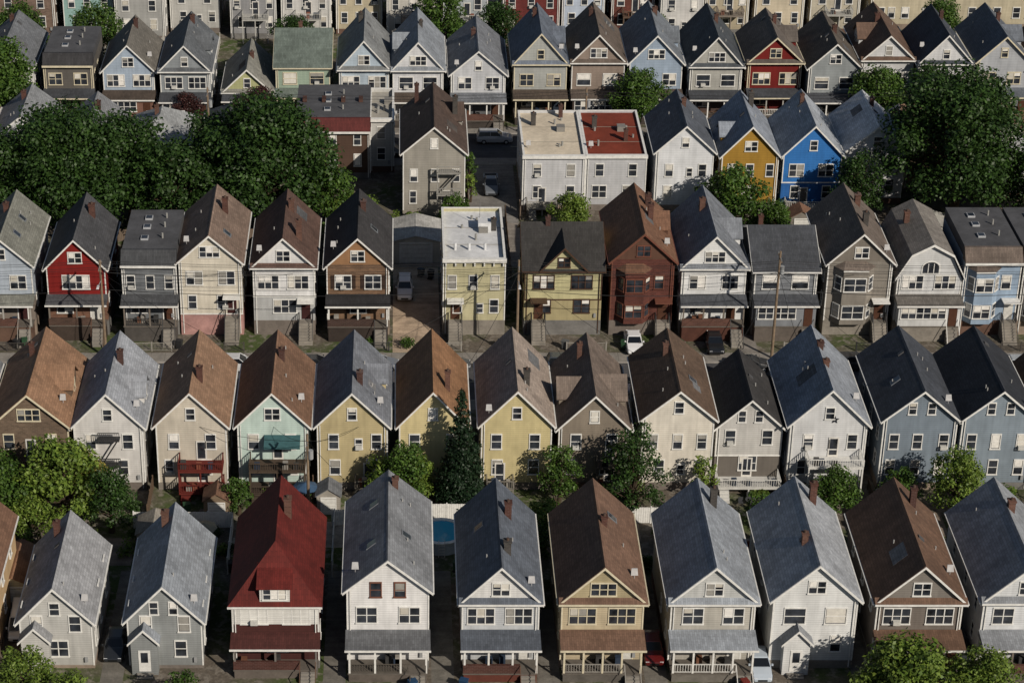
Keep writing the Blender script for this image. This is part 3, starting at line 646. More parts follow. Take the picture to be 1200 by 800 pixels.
# ------------------------------------------------------------------ ROW 5
Y5 = 278.0
r5 = [(-43.3, 6.4, 'grey_mansard_house', '5f5c58', '363638', 'm', '454341', 7.4, 0), (-35.4, 6.6, 'pale_blue_house', '9cabbb', '6b6862', 'g', '7a5b4f', 7.2, 3.2), (-28.0, 6.4, 'grey_house', '858b8f', '5a5e62', 'g', '4d5053', 7.4, 3.0),
      (-20.0, 6.2, 'pale_green_house', 'a9ac80', '7a7a74', 'g', '73755f', 4.6, 2.6), (-12.8, 7.0, 'sage_house', '94a696', '616b65', 's', '73827a', 7.4, 3.2), (-4.8, 6.4, 'pale_blue_house', 'a8b7c3', '717475', 'g', '8393a3', 7.5, 3.4),
      (2.2, 6.5, 'white_clapboard_house', 'c9cbce', '7e848b', 'g', 'bcbec2', 7.8, 3.6), (10.0, 7.0, 'grey_house', 'b3b6ba', '6f7379', 'g', '5f6164', 7.2, 3.2), (18.1, 6.8, 'grey_shingle_house', '9c9f9c', '626a76', 'g', '3d3a37', 8.0, 3.6),
      (25.6, 6.8, 'taupe_house', '86796f', '5b524b', 'g', '4c423d', 8.0, 3.5), (33.1, 6.8, 'pale_blue_house', '94a4b6', '6a7077', 'g', '78889a', 8.0, 3.5), (40.9, 6.7, 'light_grey_house', '9f9f99', '42474c', 'g', '4f403b', 8.0, 3.5),
      (48.6, 6.9, 'dark_red_house', '6a1b18', '5b5550', 'g', '581815', 8.0, 3.5), (56.1, 6.6, 'grey_house', '858b8d', '565049', 'g', '5f6163', 7.8, 3.4), (63.3, 6.6, 'white_clapboard_house', 'bbbdbe', '5d4b40', 'g', 'a2a4a5', 8.0, 3.3),
      (70.5, 6.8, 'white_clapboard_house', 'c1c3c5', '3a3f47', 'g', '9a9d9f', 8.0, 3.3), (78.3, 6.7, 'light_grey_house', 'a3a7ac', '60666e', 'g', '7a7e81', 8.0, 3.3), (86, 6.7, 'tan_house', 'b6a98e', '5c4839', 'g', '8d836c', 8.0, 3.3),
      (94, 6.7, 'grey_house', '9fa3a6', '494c50', 'g', '5f6163', 8.0, 3.3), (-51.3, 6.7, 'white_clapboard_house', 'bfc1c2', '5f6266', 'g', '7d8081', 7.6, 3.3), (-59, 6.7, 'tan_house', 'b6a98e', '5c4839', 'g', '8d836c', 7.6, 3.3)]
for i, (x, w, n, c, r, k, lo, he, rh) in enumerate(r5):
    house(n, x, Y5 + R.uniform(-1, 1), w, 12 + R.uniform(-1.5, 1), he + R.uniform(-.3, .3), rh + R.uniform(-.4, .4), c, r, kind=k, fl=(('DS', R.choice(['D2', 'TT', 'P2'])) if he > 5 else ('D1',)), attic=R.choice(['D1', 'T1', 'S1']), low=(lo, 4.0 if he > 5 else 2.2),
          pent=(k == 'g' and i % 3 != 1), porch=dict(n=4, zt=4.0, skirt='3e3935', roof=R.choice(['44474c', '4d443d', r])), dorm=[(R.choice([-1, 1]), 6, 3.2, 1.1)] if (k == 'g' and i % 2 == 0) else (), b0=1.2, trim='W' if i % 4 else 'C')

# ------------------------------------------------------------------ ROW 6 and beyond
Y6 = 309.0
r6 = [(-61.5, 7, 'b5b4af', 'f', 8.4), (-53.5, 8.5, '6b5a4f', 'f', 9.0), (-44.5, 7, '86a5a1', 'g', 7.6), (-37, 7, '999a98', 'g', 7.4), (-29.5, 7, 'aeaeaa', 'f', 8.2), (-21, 6.5, '8d8e90', 'g', 7.4), (-13.5, 7, 'bebebb', 'f', 8.6), (-6, 6.5, 'b6ad95', 'f', 8.4),
      (1.5, 7, 'b2b0a9', 's', 7.0), (9, 6.5, '9aa2a5', 'f', 8), (18.5, 8, '5f2624', 'f', 7.6), (26, 6, 'aebacb', 'g', 7.6), (33, 6, '5c332a', 'f', 8.5), (39.8, 6, 'bebebc', 'g', 7.8), (46.5, 6.2, 'b3a992', 'f', 8.5), (54, 7, 'bcb29d', 'f', 9.0), (62, 7, 'b2ac9b', 'f', 9)]
for x, w, c, k, he in r6:
    bk = c in ('5f2624', '5c332a', '6b5a4f')
    house('brick_walkup' if bk else 'clapboard_house', x, Y6 + R.uniform(-2, 1.5), w, 12, he + R.uniform(-.4, .4), 3.3 if k in 'gs' else 0, c, R.choice(['5f6266', '77797c', '5c4839', '494c50']) if k in 'gs' else R.choice(['6a6762', '7f7c76', '504f4f']),
          kind=k, fl=(R.choice(['S3', 'Sr', 'S2']), R.choice(['S3', 'S2'])), brick=bk, deck=[(-1.5, 2.2, 2, 3.6, R.choice(['7c746b', '5f4e42', 'a5a5a0']))] if R.random() < .6 else None)
house('cream_apartment_building', 80.5, 312, 26, 14, 11.6, 0, 'b5ad96', '7b776f', kind='f', fl=('S4', 'S4', 'S4'), chim=[(5, 6)], fh=3.2,
      extra=lambda G, w, d, he, rh, rm, tm, tr: [win(G, (x, 0, 1.85 + 3.2*f), (1, 0), (0, -1), 1, .95, 1.5, tr) for x in (-11.5, -8, -5, -1.6, 1.6, 5.2, 8, 11.6) for f in range(3)])
for i in range(20):
    house('clapboard_house', -62 + i*8 + R.uniform(-.3, .3), 338, 6.7, 12, 7.6, 3.3, R.choice(['c4c6c8', 'b6a98e', '9aa3a8', 'c9c9c6', '7f7a72']), R.choice(['5f6266', '77797c', '5c4839', '494c50']), fl=('S2', 'D2'), side=False)
for i in range(15):   # far side of the nearest street, below the frame
    house('clapboard_house', -52 + i*8.6, 119.5, 6.8, 12.5, 7.2, 3.3, R.choice(['c4c6c8', 'b6a98e', '9aa3a8', 'c9c9c6', '7f7a72']), R.choice(['5f6266', '77797c', '5c4839', '494c50']), fl=('S2', 'D2'), side=False)

# ------------------------------------------------------------------ ground, streets, sidewalks
def groundmat():
    m, nt, b = base('ground_soil_and_grass', .95)
    c = coords(nt)
    n1 = noise(nt, c, .11, 6); n2 = noise(nt, c, 1.2, 5)
    col = mixc(nt, rng(nt, n1, 0, 1, .42, .55), '434f2b', '5d564d')
    col = mixc(nt, rng(nt, n2, 0, .8, .5, .62), col, '777168')
    setcol(nt, b, col, rng(nt, noise(nt, c, 5, 4), .65, 1.2)); return m
gm = groundmat()
g = MB(); g.add([(-2500, -500, 0), (2500, -500, 0), (2500, 4500, 0), (-2500, 4500, 0)], [(0, 1, 2, 3)]); g.obj('ground', gm)
def asphalt(name, h, sc_=.25):
    m, nt, b = base(name, .9); c = coords(nt)
    f = rng(nt, noise(nt, c, sc_, 6, None, .7), .7, 1.3)
    f = mth(nt, 'MULTIPLY', f, rng(nt, noise(nt, coords(nt, (.08, 1.5, 1)), 1, 4), .8, 1.2))
    f = mth(nt, 'MULTIPLY', f, rng(nt, noise(nt, c, 6, 3), .85, 1.15))
    setcol(nt, b, lin(h), f); return m
am = asphalt('asphalt', '444446'); cm = flatmat('837f79', .7, 1.1, .8, name='sidewalk_concrete_'); km = flatmat('8f8b85', name='kerb_')
XL, XR = -400, 420
streets = [(139.5, 149.5), (203.4, 211.4), (265.3, 273.3), (326.0, 334.0)]
for a, b in streets:
    s = MB(); s.box(XL, XR, a, b, -.02, .006); s.obj('road', am)
    k = MB()
    for y in (a - .18, b): k.box(XL, XR, y, y + .18, -.02, .14)
    k.obj('kerb', km)
    k = MB()
    for y0, y1 in ((a - 2.1, a - .18), (b + .18, b + 2.1)):
        x = XL
        while x < XR:
            k.box(x, x + 1.48, y0, y1, -.02, .125); x += 1.5
    k.obj('sidewalk', cm)
    l = MB(); yc = (a + b)/2; x = XL
    while x < XR: l.box(x, x + 3, yc - .06, yc + .06, 0, .011); x += 9
    l.obj('road_marking', paint('a9a58c', .8))
lots = MB()
for y0, y1 in ((151.6, 201.3), (213.5, 263.2), (275.4, 323.9), (336.1, 420)): lots.box(XL, XR, y0, y1, -.02, .11)
lots.obj('yards', gm)
def slab(name, x0, x1, y0, y1, h, z=.118):
    s = MB(); s.box(x0, x1, y0, y1, .05, z); return s.obj(name, asphalt('pav_' + h, h, .5))
slab('driveway', -.9, 4.2, 213.6, 234, 'a08f7c')
slab('parking_lot', 8.2, 14.0, 246, 263.1, '6f6d6a')
slab('parking_lot', -6, 14.0, 234.2, 246, '75706a', .116)
for x in (-24.3, -5.6, 3.5, 12.4, 21.4, 30.2, 38.9, 47.6): slab('driveway', x - .95, x + .95, 151.7, 172 if x < 5 else 166, '66635d')
for x in (-38.5, 29.6, 37.1, 44.8, 52.5): slab('driveway', x - .9, x + .9, 213.6, 217.5, '6f6b66')
for i in range(26):
    x = -40 + i*4 + R.uniform(-.6, .6); y = R.uniform(172, 180)
    slab('patio', x, x + R.uniform(2, 3.5), y, y + R.uniform(2.5, 5), R.choice(['8b857c', '7a6f64', '98948c', '6e6a64']), .113 + .0007*i)

# ------------------------------------------------------------------ fences
def fence(name, x0, y0, x1, y1, h, col, kind='panel'):
    L = math.hypot(x1-x0, y1-y0); G = Grp(name, (x0, y0, .11), math.atan2(y1-y0, x1-x0)); m = paint(col, .7)
    n = max(1, round(L/2.2)); s = L/n
    for i in range(n+1): G('posts', m).box(i*s - .06, i*s + .06, -.06, .06, -.1, h + .1)
    for i in range(n):
        a, b = i*s + .065, (i+1)*s - .065
        if kind == 'panel':
            k = max(1, int((b-a)/.2)); q = (b-a)/k
            for j in range(k): G('boards', m).box(a + j*q + .008, a + (j+1)*q - .008, -.018, .018, .05, h - .02*(j % 2))
            G('rails', m).box(a, b, .019, .06, h*.25, h*.25 + .08); G('rails', m).box(a, b, .019, .06, h*.8, h*.8 + .08)
        else:
            G('rails', m).box(a, b, -.02, .02, h - .05, h); G('rails', m).box(a, b, -.02, .02, .08, .12)
            k = int((b-a)/.14)
            for j in range(k): G('pickets', m).box(a + (j+.5)*(b-a)/k - .012, a + (j+.5)*(b-a)/k + .012, -.012, .012, .12, h - .05)
    G.done()
WF = 'd2d2ce'
for a in ((-24.8, 179.2, -15.6, 179.2), (-15.6, 171.5, -15.6, 179.2), (-6.4, 179.6, .3, 179.6), (-6.2, 171, -6.2, 179.6), (.4, 180.6, 6.2, 180.6), (21, 180, 30, 180), (30, 171.5, 30, 180), (38.9, 171.5, 38.9, 180.5)):
    fence('white_vinyl_fence', *a, 1.75, WF)
for i, x in enumerate((-31.2, -23.7, -16, -8.4, -.8, 7, 14.6, 22.2, 29.8, 36.6, 44.6, 52.6, 60)):
    fence('wooden_fence' if i % 2 else 'chain_link_fence', x, 180.8, x, 186, 1.5 if i % 2 else 1.2, R.choice(['5c4c3e', '4e4237', '7c7c78']), 'panel' if i % 2 else 'picket')
for i, x in enumerate((-38.8, -30.8, -23.5, -16.4, -8.5, 12.4, 21.5, 29.5, 37.2, 45, 52.6, 59.8)):
    fence('wooden_fence', x, 231, x, 247.5, 1.6, R.choice(['5c4c3e', '7d7a74', '4e4237', 'a5a39c']))
for a in ((8.1, 246, 8.1, 258), (14.2, 247, 14.2, 249), (30, 240.5, 45, 240.5), (45, 241, 60, 241), (-40, 241, -14, 241)): fence('wooden_fence', *a, 1.6, '6f6256')
fence('red_lattice_fence', 31, 174.5, 33.5, 174.5, 1.6, '6b261e'); fence('red_lattice_fence', 38, 182, 38.8, 182, 1.5, '6b261e')
for i in range(18):
    if i % 3 != 1:
        x = -44 + i*7.7
        fence('iron_fence', x, 213.9, x + 4.2, 213.9, 1.0, R.choice(['2c2d2f', '8d8a84', '45423f']), 'picket')
for i in range(13): fence('iron_fence', -44 + i*8.8, 152.2, -39 + i*8.8, 152.2, 1.0, R.choice(['2c2d2f', '6d6a66']), 'picket')
for i, x in enumerate(range(-50, 96, 8)): fence('wooden_fence', x + .3, 291.5, x + .3, 306, 1.6, R.choice(['5c4c3e', '7d7a74', 'a5a39c']))

# ------------------------------------------------------------------ sheds / garages / pool
def shed(name, X, Y, w, d, h, c, r, door='c9c9c4', rise=.8):
    G = Grp(name, (X, Y, .1))
    G('walls', wallmat(c)).solid([(-w/2, 0), (w/2, 0), (w/2, h), (0, h + rise), (-w/2, h)], 0, d)
    G('roof', roofmat(r)).profile([(-w/2 - .15, h - .05), (0, h + rise + .02), (w/2 + .15, h - .05)], -.15, d + .15, .1)
    G('door', paint(door)).box(-w*.3, w*.3, -.05, .01, .05, h*.86)
    for i in range(4): G('door_panels', paint('9b9b97')).box(-w*.28, w*.28, -.06, -.05, .15 + i*h*.2, .18 + i*h*.2)
    G('trim', paint('d0d0cc')).box(-w*.34, -w*.3, -.07, .01, .05, h*.9); G('trim', paint('d0d0cc')).box(w*.3, w*.34, -.07, .01, .05, h*.9); G('trim', paint('d0d0cc')).box(-w*.34, w*.34, -.07, .01, h*.9, h*.96)
    G.done()
shed('detached_garage', 1.7, 235.2, 5.6, 6, 2.7, 'c3c0b6', 'a9a8a4', rise=.7)
shed('garden_shed', -22.5, 174.5, 3.0, 3, 2.3, 'a9a293', '8a857c'); shed('garden_shed', -17.2, 180.6, 2.4, 2.2, 2.0, '7a6a58', '6b5142'); shed('garden_shed', 46, 180, 2.6, 2.4, 2.1, 'b5b5b0', '6d7074')
shed('garden_shed', 29.5, 177, 2.4, 2.2, 2, '8a5546', '6b5142'); shed('garden_shed', 36, 236, 3, 3, 2.2, 'b3b1a9', '77797c'); shed('garden_shed', 62, 238, 5, 4, 2.6, 'a9a7a0', 'a3a29d'); shed('garden_shed', 47, 243, 2.6, 2.4, 2.1, '7f7a72', '6b5142')
shed('garden_shed', -6.8, 181.5, 2.2, 2.0, 2.0, '9a958c', '6d7074'); shed('garden_shed', 37.6, 175.5, 2.4, 2.2, 2.0, 'a9a69e', '5f6266')
shed('detached_garage', -34, 166.0, 3.4, 6, 2.5, 'b3a98f', '7a5c48')
def pool():
    G = Grp('above_ground_pool', (3.7, 176.6, .11))
    G('pool_wall', paint('b9c4cc')).cyl(0, 0, 0, 1.25, 2.1, 2.1, 28)
    wm = bpy.data.materials.new('pool_water'); wm.use_nodes = True; b = wm.node_tree.nodes['Principled BSDF']; b.inputs['Base Color'].default_value = (.06, .42, .62, 1); b.inputs['Roughness'].default_value = .08
    G('water', wm).cyl(0, 0, 1.25, 1.256, 1.9, 1.9, 28)
    rim = G('rim', paint('e4e4e0'))
    for i in range(28):
        a0, a1 = 2*math.pi*i/28, 2*math.pi*(i+1)/28
        P = lambda a, r, z: (math.cos(a)*r, math.sin(a)*r, z)
        rim.hexa([P(a0, 1.86, 1.25), P(a0, 2.24, 1.25), P(a1, 2.24, 1.25), P(a1, 1.86, 1.25), P(a0, 1.86, 1.36), P(a0, 2.24, 1.36), P(a1, 2.24, 1.36), P(a1, 1.86, 1.36)])
    for x in (-.3, .25): G('ladder', paint('d8d8d4')).box(x, x + .05, -2.35, -2.3, 0, 1.8)
    for i in range(4): G('ladder', paint('d8d8d4')).box(-.25, .25, -2.35, -2.3, .25 + i*.3, .3 + i*.3)
    G.done()
pool()
def patio_set(X, Y):
    G = Grp('patio_table', (X, Y, .12)); m = paint('3e3f42')
    G('top', m).cyl(0, 0, .7, .74, .55, .55, 12); G('leg', m).cyl(0, 0, 0, .7, .04, .04, 6)
    if R.random() < .3: G('umbrella', paint(R.choice(['38506a', '8d8672', '3f5a48']))).cyl(0, 0, 2.1, 2.6, 1.25, .03, 8); G('pole', m).cyl(0, 0, .74, 2.1, .03, .03, 6)
    for a in (0, 1.6, 3.1, 4.7):
        x, y = math.cos(a)*.95, math.sin(a)*.95; G('chairs', m).box(x - .22, x + .22, y - .22, y + .22, .4, .45); G('chairs', m).box(x - .22, x + .22, y + .19, y + .22, .45, .85)
        G('chairs', m).box(x - .2, x - .17, y - .2, y - .17, 0, .4); G('chairs', m).box(x + .17, x + .2, y - .2, y - .17, 0, .4)
    G.done()
for X, Y in ((-18, 176), (-9.5, 177), (-9, 183), (12, 177), (19, 178), (27, 175), (43, 177), (-28, 184), (33, 183), (52, 175), (-2, 176.5), (-20, 239), (27, 238), (40, 238)): patio_set(X, Y)
def bin_(X, Y, c):
    G = Grp('trash_bin', (X, Y, .12), R.uniform(0, 3)); m = paint(c)
    G('body', m).hexa([(-.22, -.25, .05), (.22, -.25, .05), (.22, .25, .05), (-.22, .25, .05), (-.29, -.33, .95), (.29, -.33, .95), (.29, .33, .95), (-.29, .33, .95)])
    G('lid', m).box(-.31, .31, -.36, .36, .955, 1.02); G('handle', m).box(-.25, .25, .36, .42, .88, .93); G('wheels', paint('1b1b1b')).box(-.3, .3, .2, .36, 0, .12); G.done()
for i in range(40): bin_(R.uniform(-44, 62), R.choice([154.2, 171.9, 181.8, 185.2, 214.6, 231.5, 248]) + R.uniform(-.3, .3), R.choice(['24405e', '2d4a35', '2b2c2e', '55585a', '6b2a24']))

# ------------------------------------------------------------------ vehicles
def car(name, X, Y, col, rz=0, kind='sedan'):
    road = any(a <= Y <= b for a, b in streets)
    G = Grp(name, (X, Y, .01 if road else .12), rz); pm = carpaint(col); gl = carpaint('11151a'); blk = paint('17181a')
    L = 4.6; w = .9; H = {'sedan': 1.42, 'suv': 1.68, 'pickup': 1.75, 'van': 1.95}[kind]; hood = .92 if kind == 'sedan' else 1.05
    belt = hood + .06
    st_ = [(-L/2, .35, .78, .78*w/.9), (-L/2 + .12, .26, hood - .06, .86), (-L/2 + .9, .22, belt, .9), (0, .22, belt + .01, .91), (L/2 - 1.2, .22, belt - .01, .9), (L/2 - .5, .24, hood - .1, .87), (L/2 - .1, .28, hood - .24, .8), (L/2, .36, .62, .72)]
    if kind in ('suv', 'van'): st_[0] = (-L/2, .35, .95, .84)
    B = G('body', pm); vs = []; n = 8
    for x, zb, zt, hw in st_:
        zm = (zb + zt)/2 + .1
        vs += [(x, -hw*.9, zb), (x, hw*.9, zb), (x, hw, zb + .12), (x, hw, zm), (x, hw*.9, zt), (x, -hw*.9, zt), (x, -hw, zm), (x, -hw, zb + .12)]
    fs = []
    for i in range(len(st_)-1):
        for j in range(n): fs.append((i*n + j, i*n + (j+1) % n, (i+1)*n + (j+1) % n, (i+1)*n + j))
    fs += [tuple(range(n-1, -1, -1)), tuple(range((len(st_)-1)*n, len(st_)*n))]
    B.add(vs, fs)
    xr, xf = {'sedan': ((-1.75, -1.15), (1.05, .25)), 'suv': ((-2.15, -1.95), (1.0, .3)), 'pickup': ((-.75, -.6), (1.1, .45)), 'van': ((-2.2, -2.1), (1.7, .9))}[kind]
    zb = belt - .04
    bq = [(xr[0], -.8, zb), (xf[0], -.8, zb), (xf[0], .8, zb), (xr[0], .8, zb)]; tq = [(xr[1], -.64, H - .05), (xf[1], -.64, H - .05), (xf[1], .64, H - .05), (xr[1], .64, H - .05)]
    G('windows', gl).hexa(bq + tq)
    G('car_roof', pm).hexa([(xr[1] - .06, -.68, H - .08), (xf[1] + .06, -.68, H - .08), (xf[1] + .06, .68, H - .08), (xr[1] - .06, .68, H - .08), (xr[1] + .05, -.6, H), (xf[1] - .05, -.6, H), (xf[1] - .05, .6, H), (xr[1] + .05, .6, H)])
    for b, t in zip(bq, tq):
        s = 1 if b[1] > 0 else -1
        G('pillars', pm).tube((b[0], b[1], b[2]), (t[0], t[1] + s*.01, t[2]), .05, .045, 6)
    xm = (xr[0] + xf[0])/2
    for s in (-1, 1): G('pillars', pm).tube((xm, s*.81, zb), (xm, s*.655, H - .05), .04, .04, 6)
    if kind == 'pickup':
        G('bed', blk).box(-2.2, -.85, -.72, .72, belt - .02, belt + .02)
        for s in (-1, 1): G('bed_sides', pm).box(-2.25, -.8, min(s*.74, s*.87), max(s*.74, s*.87), belt - .05, belt + .18)
        G('bed_sides', pm).box(-2.27, -2.18, -.74, .74, belt - .05, belt + .18)
    for x in (-1.4, 1.45):
        for s in (-1, 1):
            G('tyres', blk).tube((x, s*.7, .33), (x, s*.925, .33), .33, .33, 16); G('hubs', paint('9a9da0')).tube((x, s*.92, .33), (x, s*.94, .33), .19, .17, 10)
    for s in (-1, 1):
        G('headlights', paint('d8dce0', .2)).box(L/2 - .22, L/2 - .06, min(s*.45, s*.74), max(s*.45, s*.74), .55, .68)
        G('tail_lights', paint('7a1512', .2)).box(-L/2 - .01, -L/2 + .1, min(s*.5, s*.76), max(s*.5, s*.76), .66, .8)
        G('mirrors', pm).box(xf[0] - .3, xf[0] - .15, min(s*.88, s*1.04), max(s*.88, s*1.04), belt, belt + .14)
    G('grille', blk).box(L/2 - .03, L/2 + .015, -.4, .4, .4, .56); G('plate', paint('cfcfc8')).box(-L/2 - .02, -L/2 + .02, -.22, .22, .5, .62)
    G('bumper', blk).box(-L/2 - .04, -L/2 + .1, -.7, .7, .3, .42)
    e = G.done()
    for c in e.children:
        if c.name.split('.')[0] in ('body', 'car_roof'):
            md = c.modifiers.new('bev', 'BEVEL'); md.width = .05; md.segments = 2; md.limit_method = 'ANGLE'; md.angle_limit = .5
H_ = -math.pi/2
for a in (('parked_suv', .4, 227.5, 'd4d6d8', H_, 'suv'), ('parked_car', 24.8, 214.9, 'cfd1d3', H_), ('parked_car', 33.4, 214.8, '1a1c20', H_), ('parked_car', 36.5, 210.2, '202327', 0), ('parked_suv', -17.2, 210.0, 'b4b7ba', 0, 'suv'), ('parked_car', 54.2, 210.3, '2b2e33', 0), ('parked_suv', 47.5, 210.3, '23262b', 0, 'suv'),
          ('parked_suv', 12.0, 270.8, '9a9da1', 0, 'suv'), ('pickup_truck', 11.0, 255.5, '5b6066', H_, 'pickup'), ('parked_car', -1, 266.4, '15171a', 0), ('parked_car', 30.2, 157.2, 'a9b4bf', H_), ('parked_car', 21.4, 159.5, '4e1212', H_), ('parked_van', -33.0, 163.0, 'd0d2d4', H_ + .05, 'van'),
          ('parked_car', -2.5, 210.3, '6a6e73', 0), ('parked_car', -9, 210.2, '1d2024', 0), ('parked_car', 5, 210.2, '3b4046', 0), ('parked_suv', 17.5, 210.2, '3a4048', 0, 'suv'), ('parked_car', 65, 210.2, '9aa0a6', 0), ('parked_car', -29, 210.2, '34383e', 0), ('parked_car', -37, 204.6, 'c4c6c8', 0), ('parked_car', 22, 204.6, '8a8d91', 0),
          ('parked_car', 29, 272.1, '2b2e33', 0), ('parked_car', 40, 272.1, 'b5b8bb', 0), ('parked_car', -14, 272.1, '7c8085', 0), ('parked_car', 8.5, 148, '8a8d91', 0), ('parked_car', 47.6, 160, '33373c', H_), ('parked_car', -24.4, 160, '222529', H_)): car(*a)

# ------------------------------------------------------------------ trees
bark = flatmat('42372c', .6, 1.2, 3, name='bark_')
LM = {'dark': ('213617', '3a5424'), 'mid': ('2f4a1b', '4f682a'), 'light': ('465e23', '6f8236'), 'yel': ('6a692b', '8a7f3c'), 'pur': ('33201f', '472b29'), 'pine': ('17281a', '273c25')}
def leaves(centers, rads, leaf, dens, flat=.8):
    V = []
    for c, r in zip(centers, rads):
        n = int(dens * 4*math.pi*r*r / (leaf*leaf))
        d = NR.normal(size=(n, 3)); d /= np.linalg.norm(d, axis=1)[:, None]
        rr = r*(NR.uniform(.35, 1.2, size=n)**.7)[:, None]
        p = c + d*rr*np.array([1, 1, flat])
        nn = d*.75 + NR.normal(size=(n, 3))*.5 + np.array([0, 0, .35]); nn /= np.linalg.norm(nn, axis=1)[:, None]
        a = np.cross(nn, NR.normal(size=(n, 3))); a /= np.linalg.norm(a, axis=1)[:, None] + 1e-9
        b = np.cross(nn, a); s = leaf*NR.uniform(.45, 1.0, size=n)[:, None]
        q = np.stack([p - a*s, p - b*s*.65, p + a*s, p + b*s*.65], 1); V.append(q.reshape(-1, 3))
    return np.concatenate(V)
def mkleaf(G_e, V, mat, name='foliage'):
    n = len(V)//4; me = bpy.data.meshes.new(name)
    me.vertices.add(len(V)); me.vertices.foreach_set('co', V.astype(np.float32).ravel())
    me.loops.add(n*4); me.loops.foreach_set('vertex_index', np.arange(n*4, dtype=np.int32))
    me.polygons.add(n); me.polygons.foreach_set('loop_start', np.arange(0, n*4, 4, dtype=np.int32))
    me.update(); me.validate(); me.materials.append(mat)
    o = bpy.data.objects.new(name, me); sc.collection.objects.link(o); o.parent = G_e
def tree(name, X, Y, h, r, tone='mid', leaf=None, low=.24, dens=.55):
    G = Grp(name, (X, Y, .1)); leaf = leaf or max(.17, min(.3, r*.055))
    T = G('trunk', bark); tr = .06*r + .08; zc = h*low
    T.tube((0, 0, 0), (.1, .05, zc), tr*1.25, tr*.85, 9)
    ch = h - zc; C = []; Rr = []
    K = int(16 + r*5)
    lob = [NR.uniform(.78, 1.2) for _ in range(5)]
    for i in range(K):
        a = i*2.4 + NR.uniform(-.5, .5); t = (i + .5)/K
        zz = zc + ch*(.06 + .84*t) + NR.uniform(-.05, .05)*ch; prof = math.sin(math.pi*min(1, .26 + .68*t))**.6
        rad = r*prof*NR.uniform(.45, .85)*lob[int((a % 6.283)/6.2832*5) % 5]
        cr = r*NR.uniform(.18, .33)
        C.append(np.array([math.cos(a)*rad, math.sin(a)*rad, zz])); Rr.append(cr)
        T.tube((.05, .02, zc*.9 + (zz - zc)*.35), (C[-1][0]*.8, C[-1][1]*.8, zz), tr*.34, tr*.08, 5)
    C.append(np.array([0, 0, zc + ch*.5])); Rr.append(r*.55); C.append(np.array([0, 0, zc + ch*.8])); Rr.append(r*.3)
    T.tube((.1, .05, zc), (0, 0, zc + ch*.8), tr*.85, tr*.2, 7)
    e = G.done(); mkleaf(e, leaves(C, Rr, leaf, dens), leafmat(*LM[tone]))
def bush(X, Y, r, h, tone='mid', name='bush'):
    G = Grp(name, (X, Y, .1)); G('stem', bark).cyl(0, 0, 0, h*.5, .05, .03, 6)
    C = [np.array([NR.uniform(-.5, .5)*r, NR.uniform(-.5, .5)*r, h*NR.uniform(.35, .7)]) for _ in range(6)]
    e = G.done(); mkleaf(e, leaves(C, [r*NR.uniform(.4, .6) for _ in C], .16, .5, h/r/1.6), leafmat(*LM[tone]))
def conifer(X, Y, h, r):
    G = Grp('conifer_tree', (X, Y, .1)); G('trunk', bark).cyl(0, 0, 0, h*.95, .2, .04, 8)
    C = []; Rr = []
    for i in range(70):
        t = i/70; a = i*2.4; rad = r*(1-t)**.85*NR.uniform(.45, .75); C.append(np.array([math.cos(a)*rad, math.sin(a)*rad, .6 + t*(h-.9)])); Rr.append(max(.32, r*(1-t)**.8*.42))
        G('branches', bark).tube((0, 0, C[-1][2] + .2), tuple(C[-1]), .05, .02, 4)
    for i in range(12): t = i/12; C.append(np.array([0, 0, 1 + t*(h - 2)])); Rr.append(max(.3, r*(1-t)*.6))
    e = G.done(); mkleaf(e, leaves(C, Rr, .17, .8, .7), leafmat(*LM['pine']))
def T(X, Y, h, r, tone, low=.24): tree({'light': 'maple_tree', 'pur': 'purple_plum_tree'}.get(tone, 'broadleaf_tree'), X, Y, h, r, tone, low=low)
T(-39, 243, 16, 8.9, 'dark'); T(-15.5, 244.5, 16, 9.0, 'dark'); T(-27, 242, 12, 6.2, 'dark'); T(-48, 241, 14, 7, 'dark'); T(-8.5, 241, 10, 4.2, 'mid'); T(-32, 247, 13.5, 6.2, 'dark')
T(-5, 238, 7.5, 3.2, 'light'); T(-22, 248, 13, 5.6, 'dark')
T(65.6, 247, 18.8, 9.2, 'dark'); T(53.8, 245, 9.8, 3.7, 'dark'); T(38.6, 243, 8.4, 4.5, 'mid'); T(76, 243, 13, 6.5, 'dark'); T(43.5, 241, 5.4, 2.6, 'mid')
T(19.9, 243.5, 5, 2.9, 'light'); T(6.4, 244.5, 4.2, 2.2, 'mid'); T(8.4, 252, 4, 1.0, 'light'); T(8.3, 256, 5, 1.2, 'mid'); T(29, 242, 4.5, 1.8, 'mid')
T(-31.6, 180, 8.8, 4.5, 'light'); T(-37, 178, 8, 3.8, 'mid'); T(-26.8, 178.5, 6.8, 3.1, 'dark'); T(-29.6, 182.6, 6.4, 2.7, 'yel'); T(-38, 183, 6, 3, 'mid'); T(-34, 176, 5.5, 2.6, 'light')
T(.4, 182.6, 7.5, 2.8, 'mid'); T(1.6, 183.5, 5.5, 2.0, 'light'); conifer(5.6, 183.2, 12.8, 2.8); T(14.9, 183.3, 6.8, 2.3, 'mid', .18); T(21.5, 181.6, 9.6, 3.1, 'dark', .1)
T(13.0, 175, 5.5, 2.4, 'light'); T(28.5, 184, 5, 1.4, 'light'); T(40.5, 181.5, 4.8, 2.8, 'mid'); T(51.6, 180.5, 7.8, 3.2, 'light'); T(47, 182.5, 4.5, 2.2, 'mid'); T(55, 178, 5, 2.2, 'mid')
T(-15.2, 181.5, 4, 1.7, 'mid'); T(11.8, 172.5, 4.5, 1.8, 'mid'); T(-1.8, 183.7, 5, 1.8, 'light'); T(33.2, 178.5, 4.2, 1.8, 'mid')
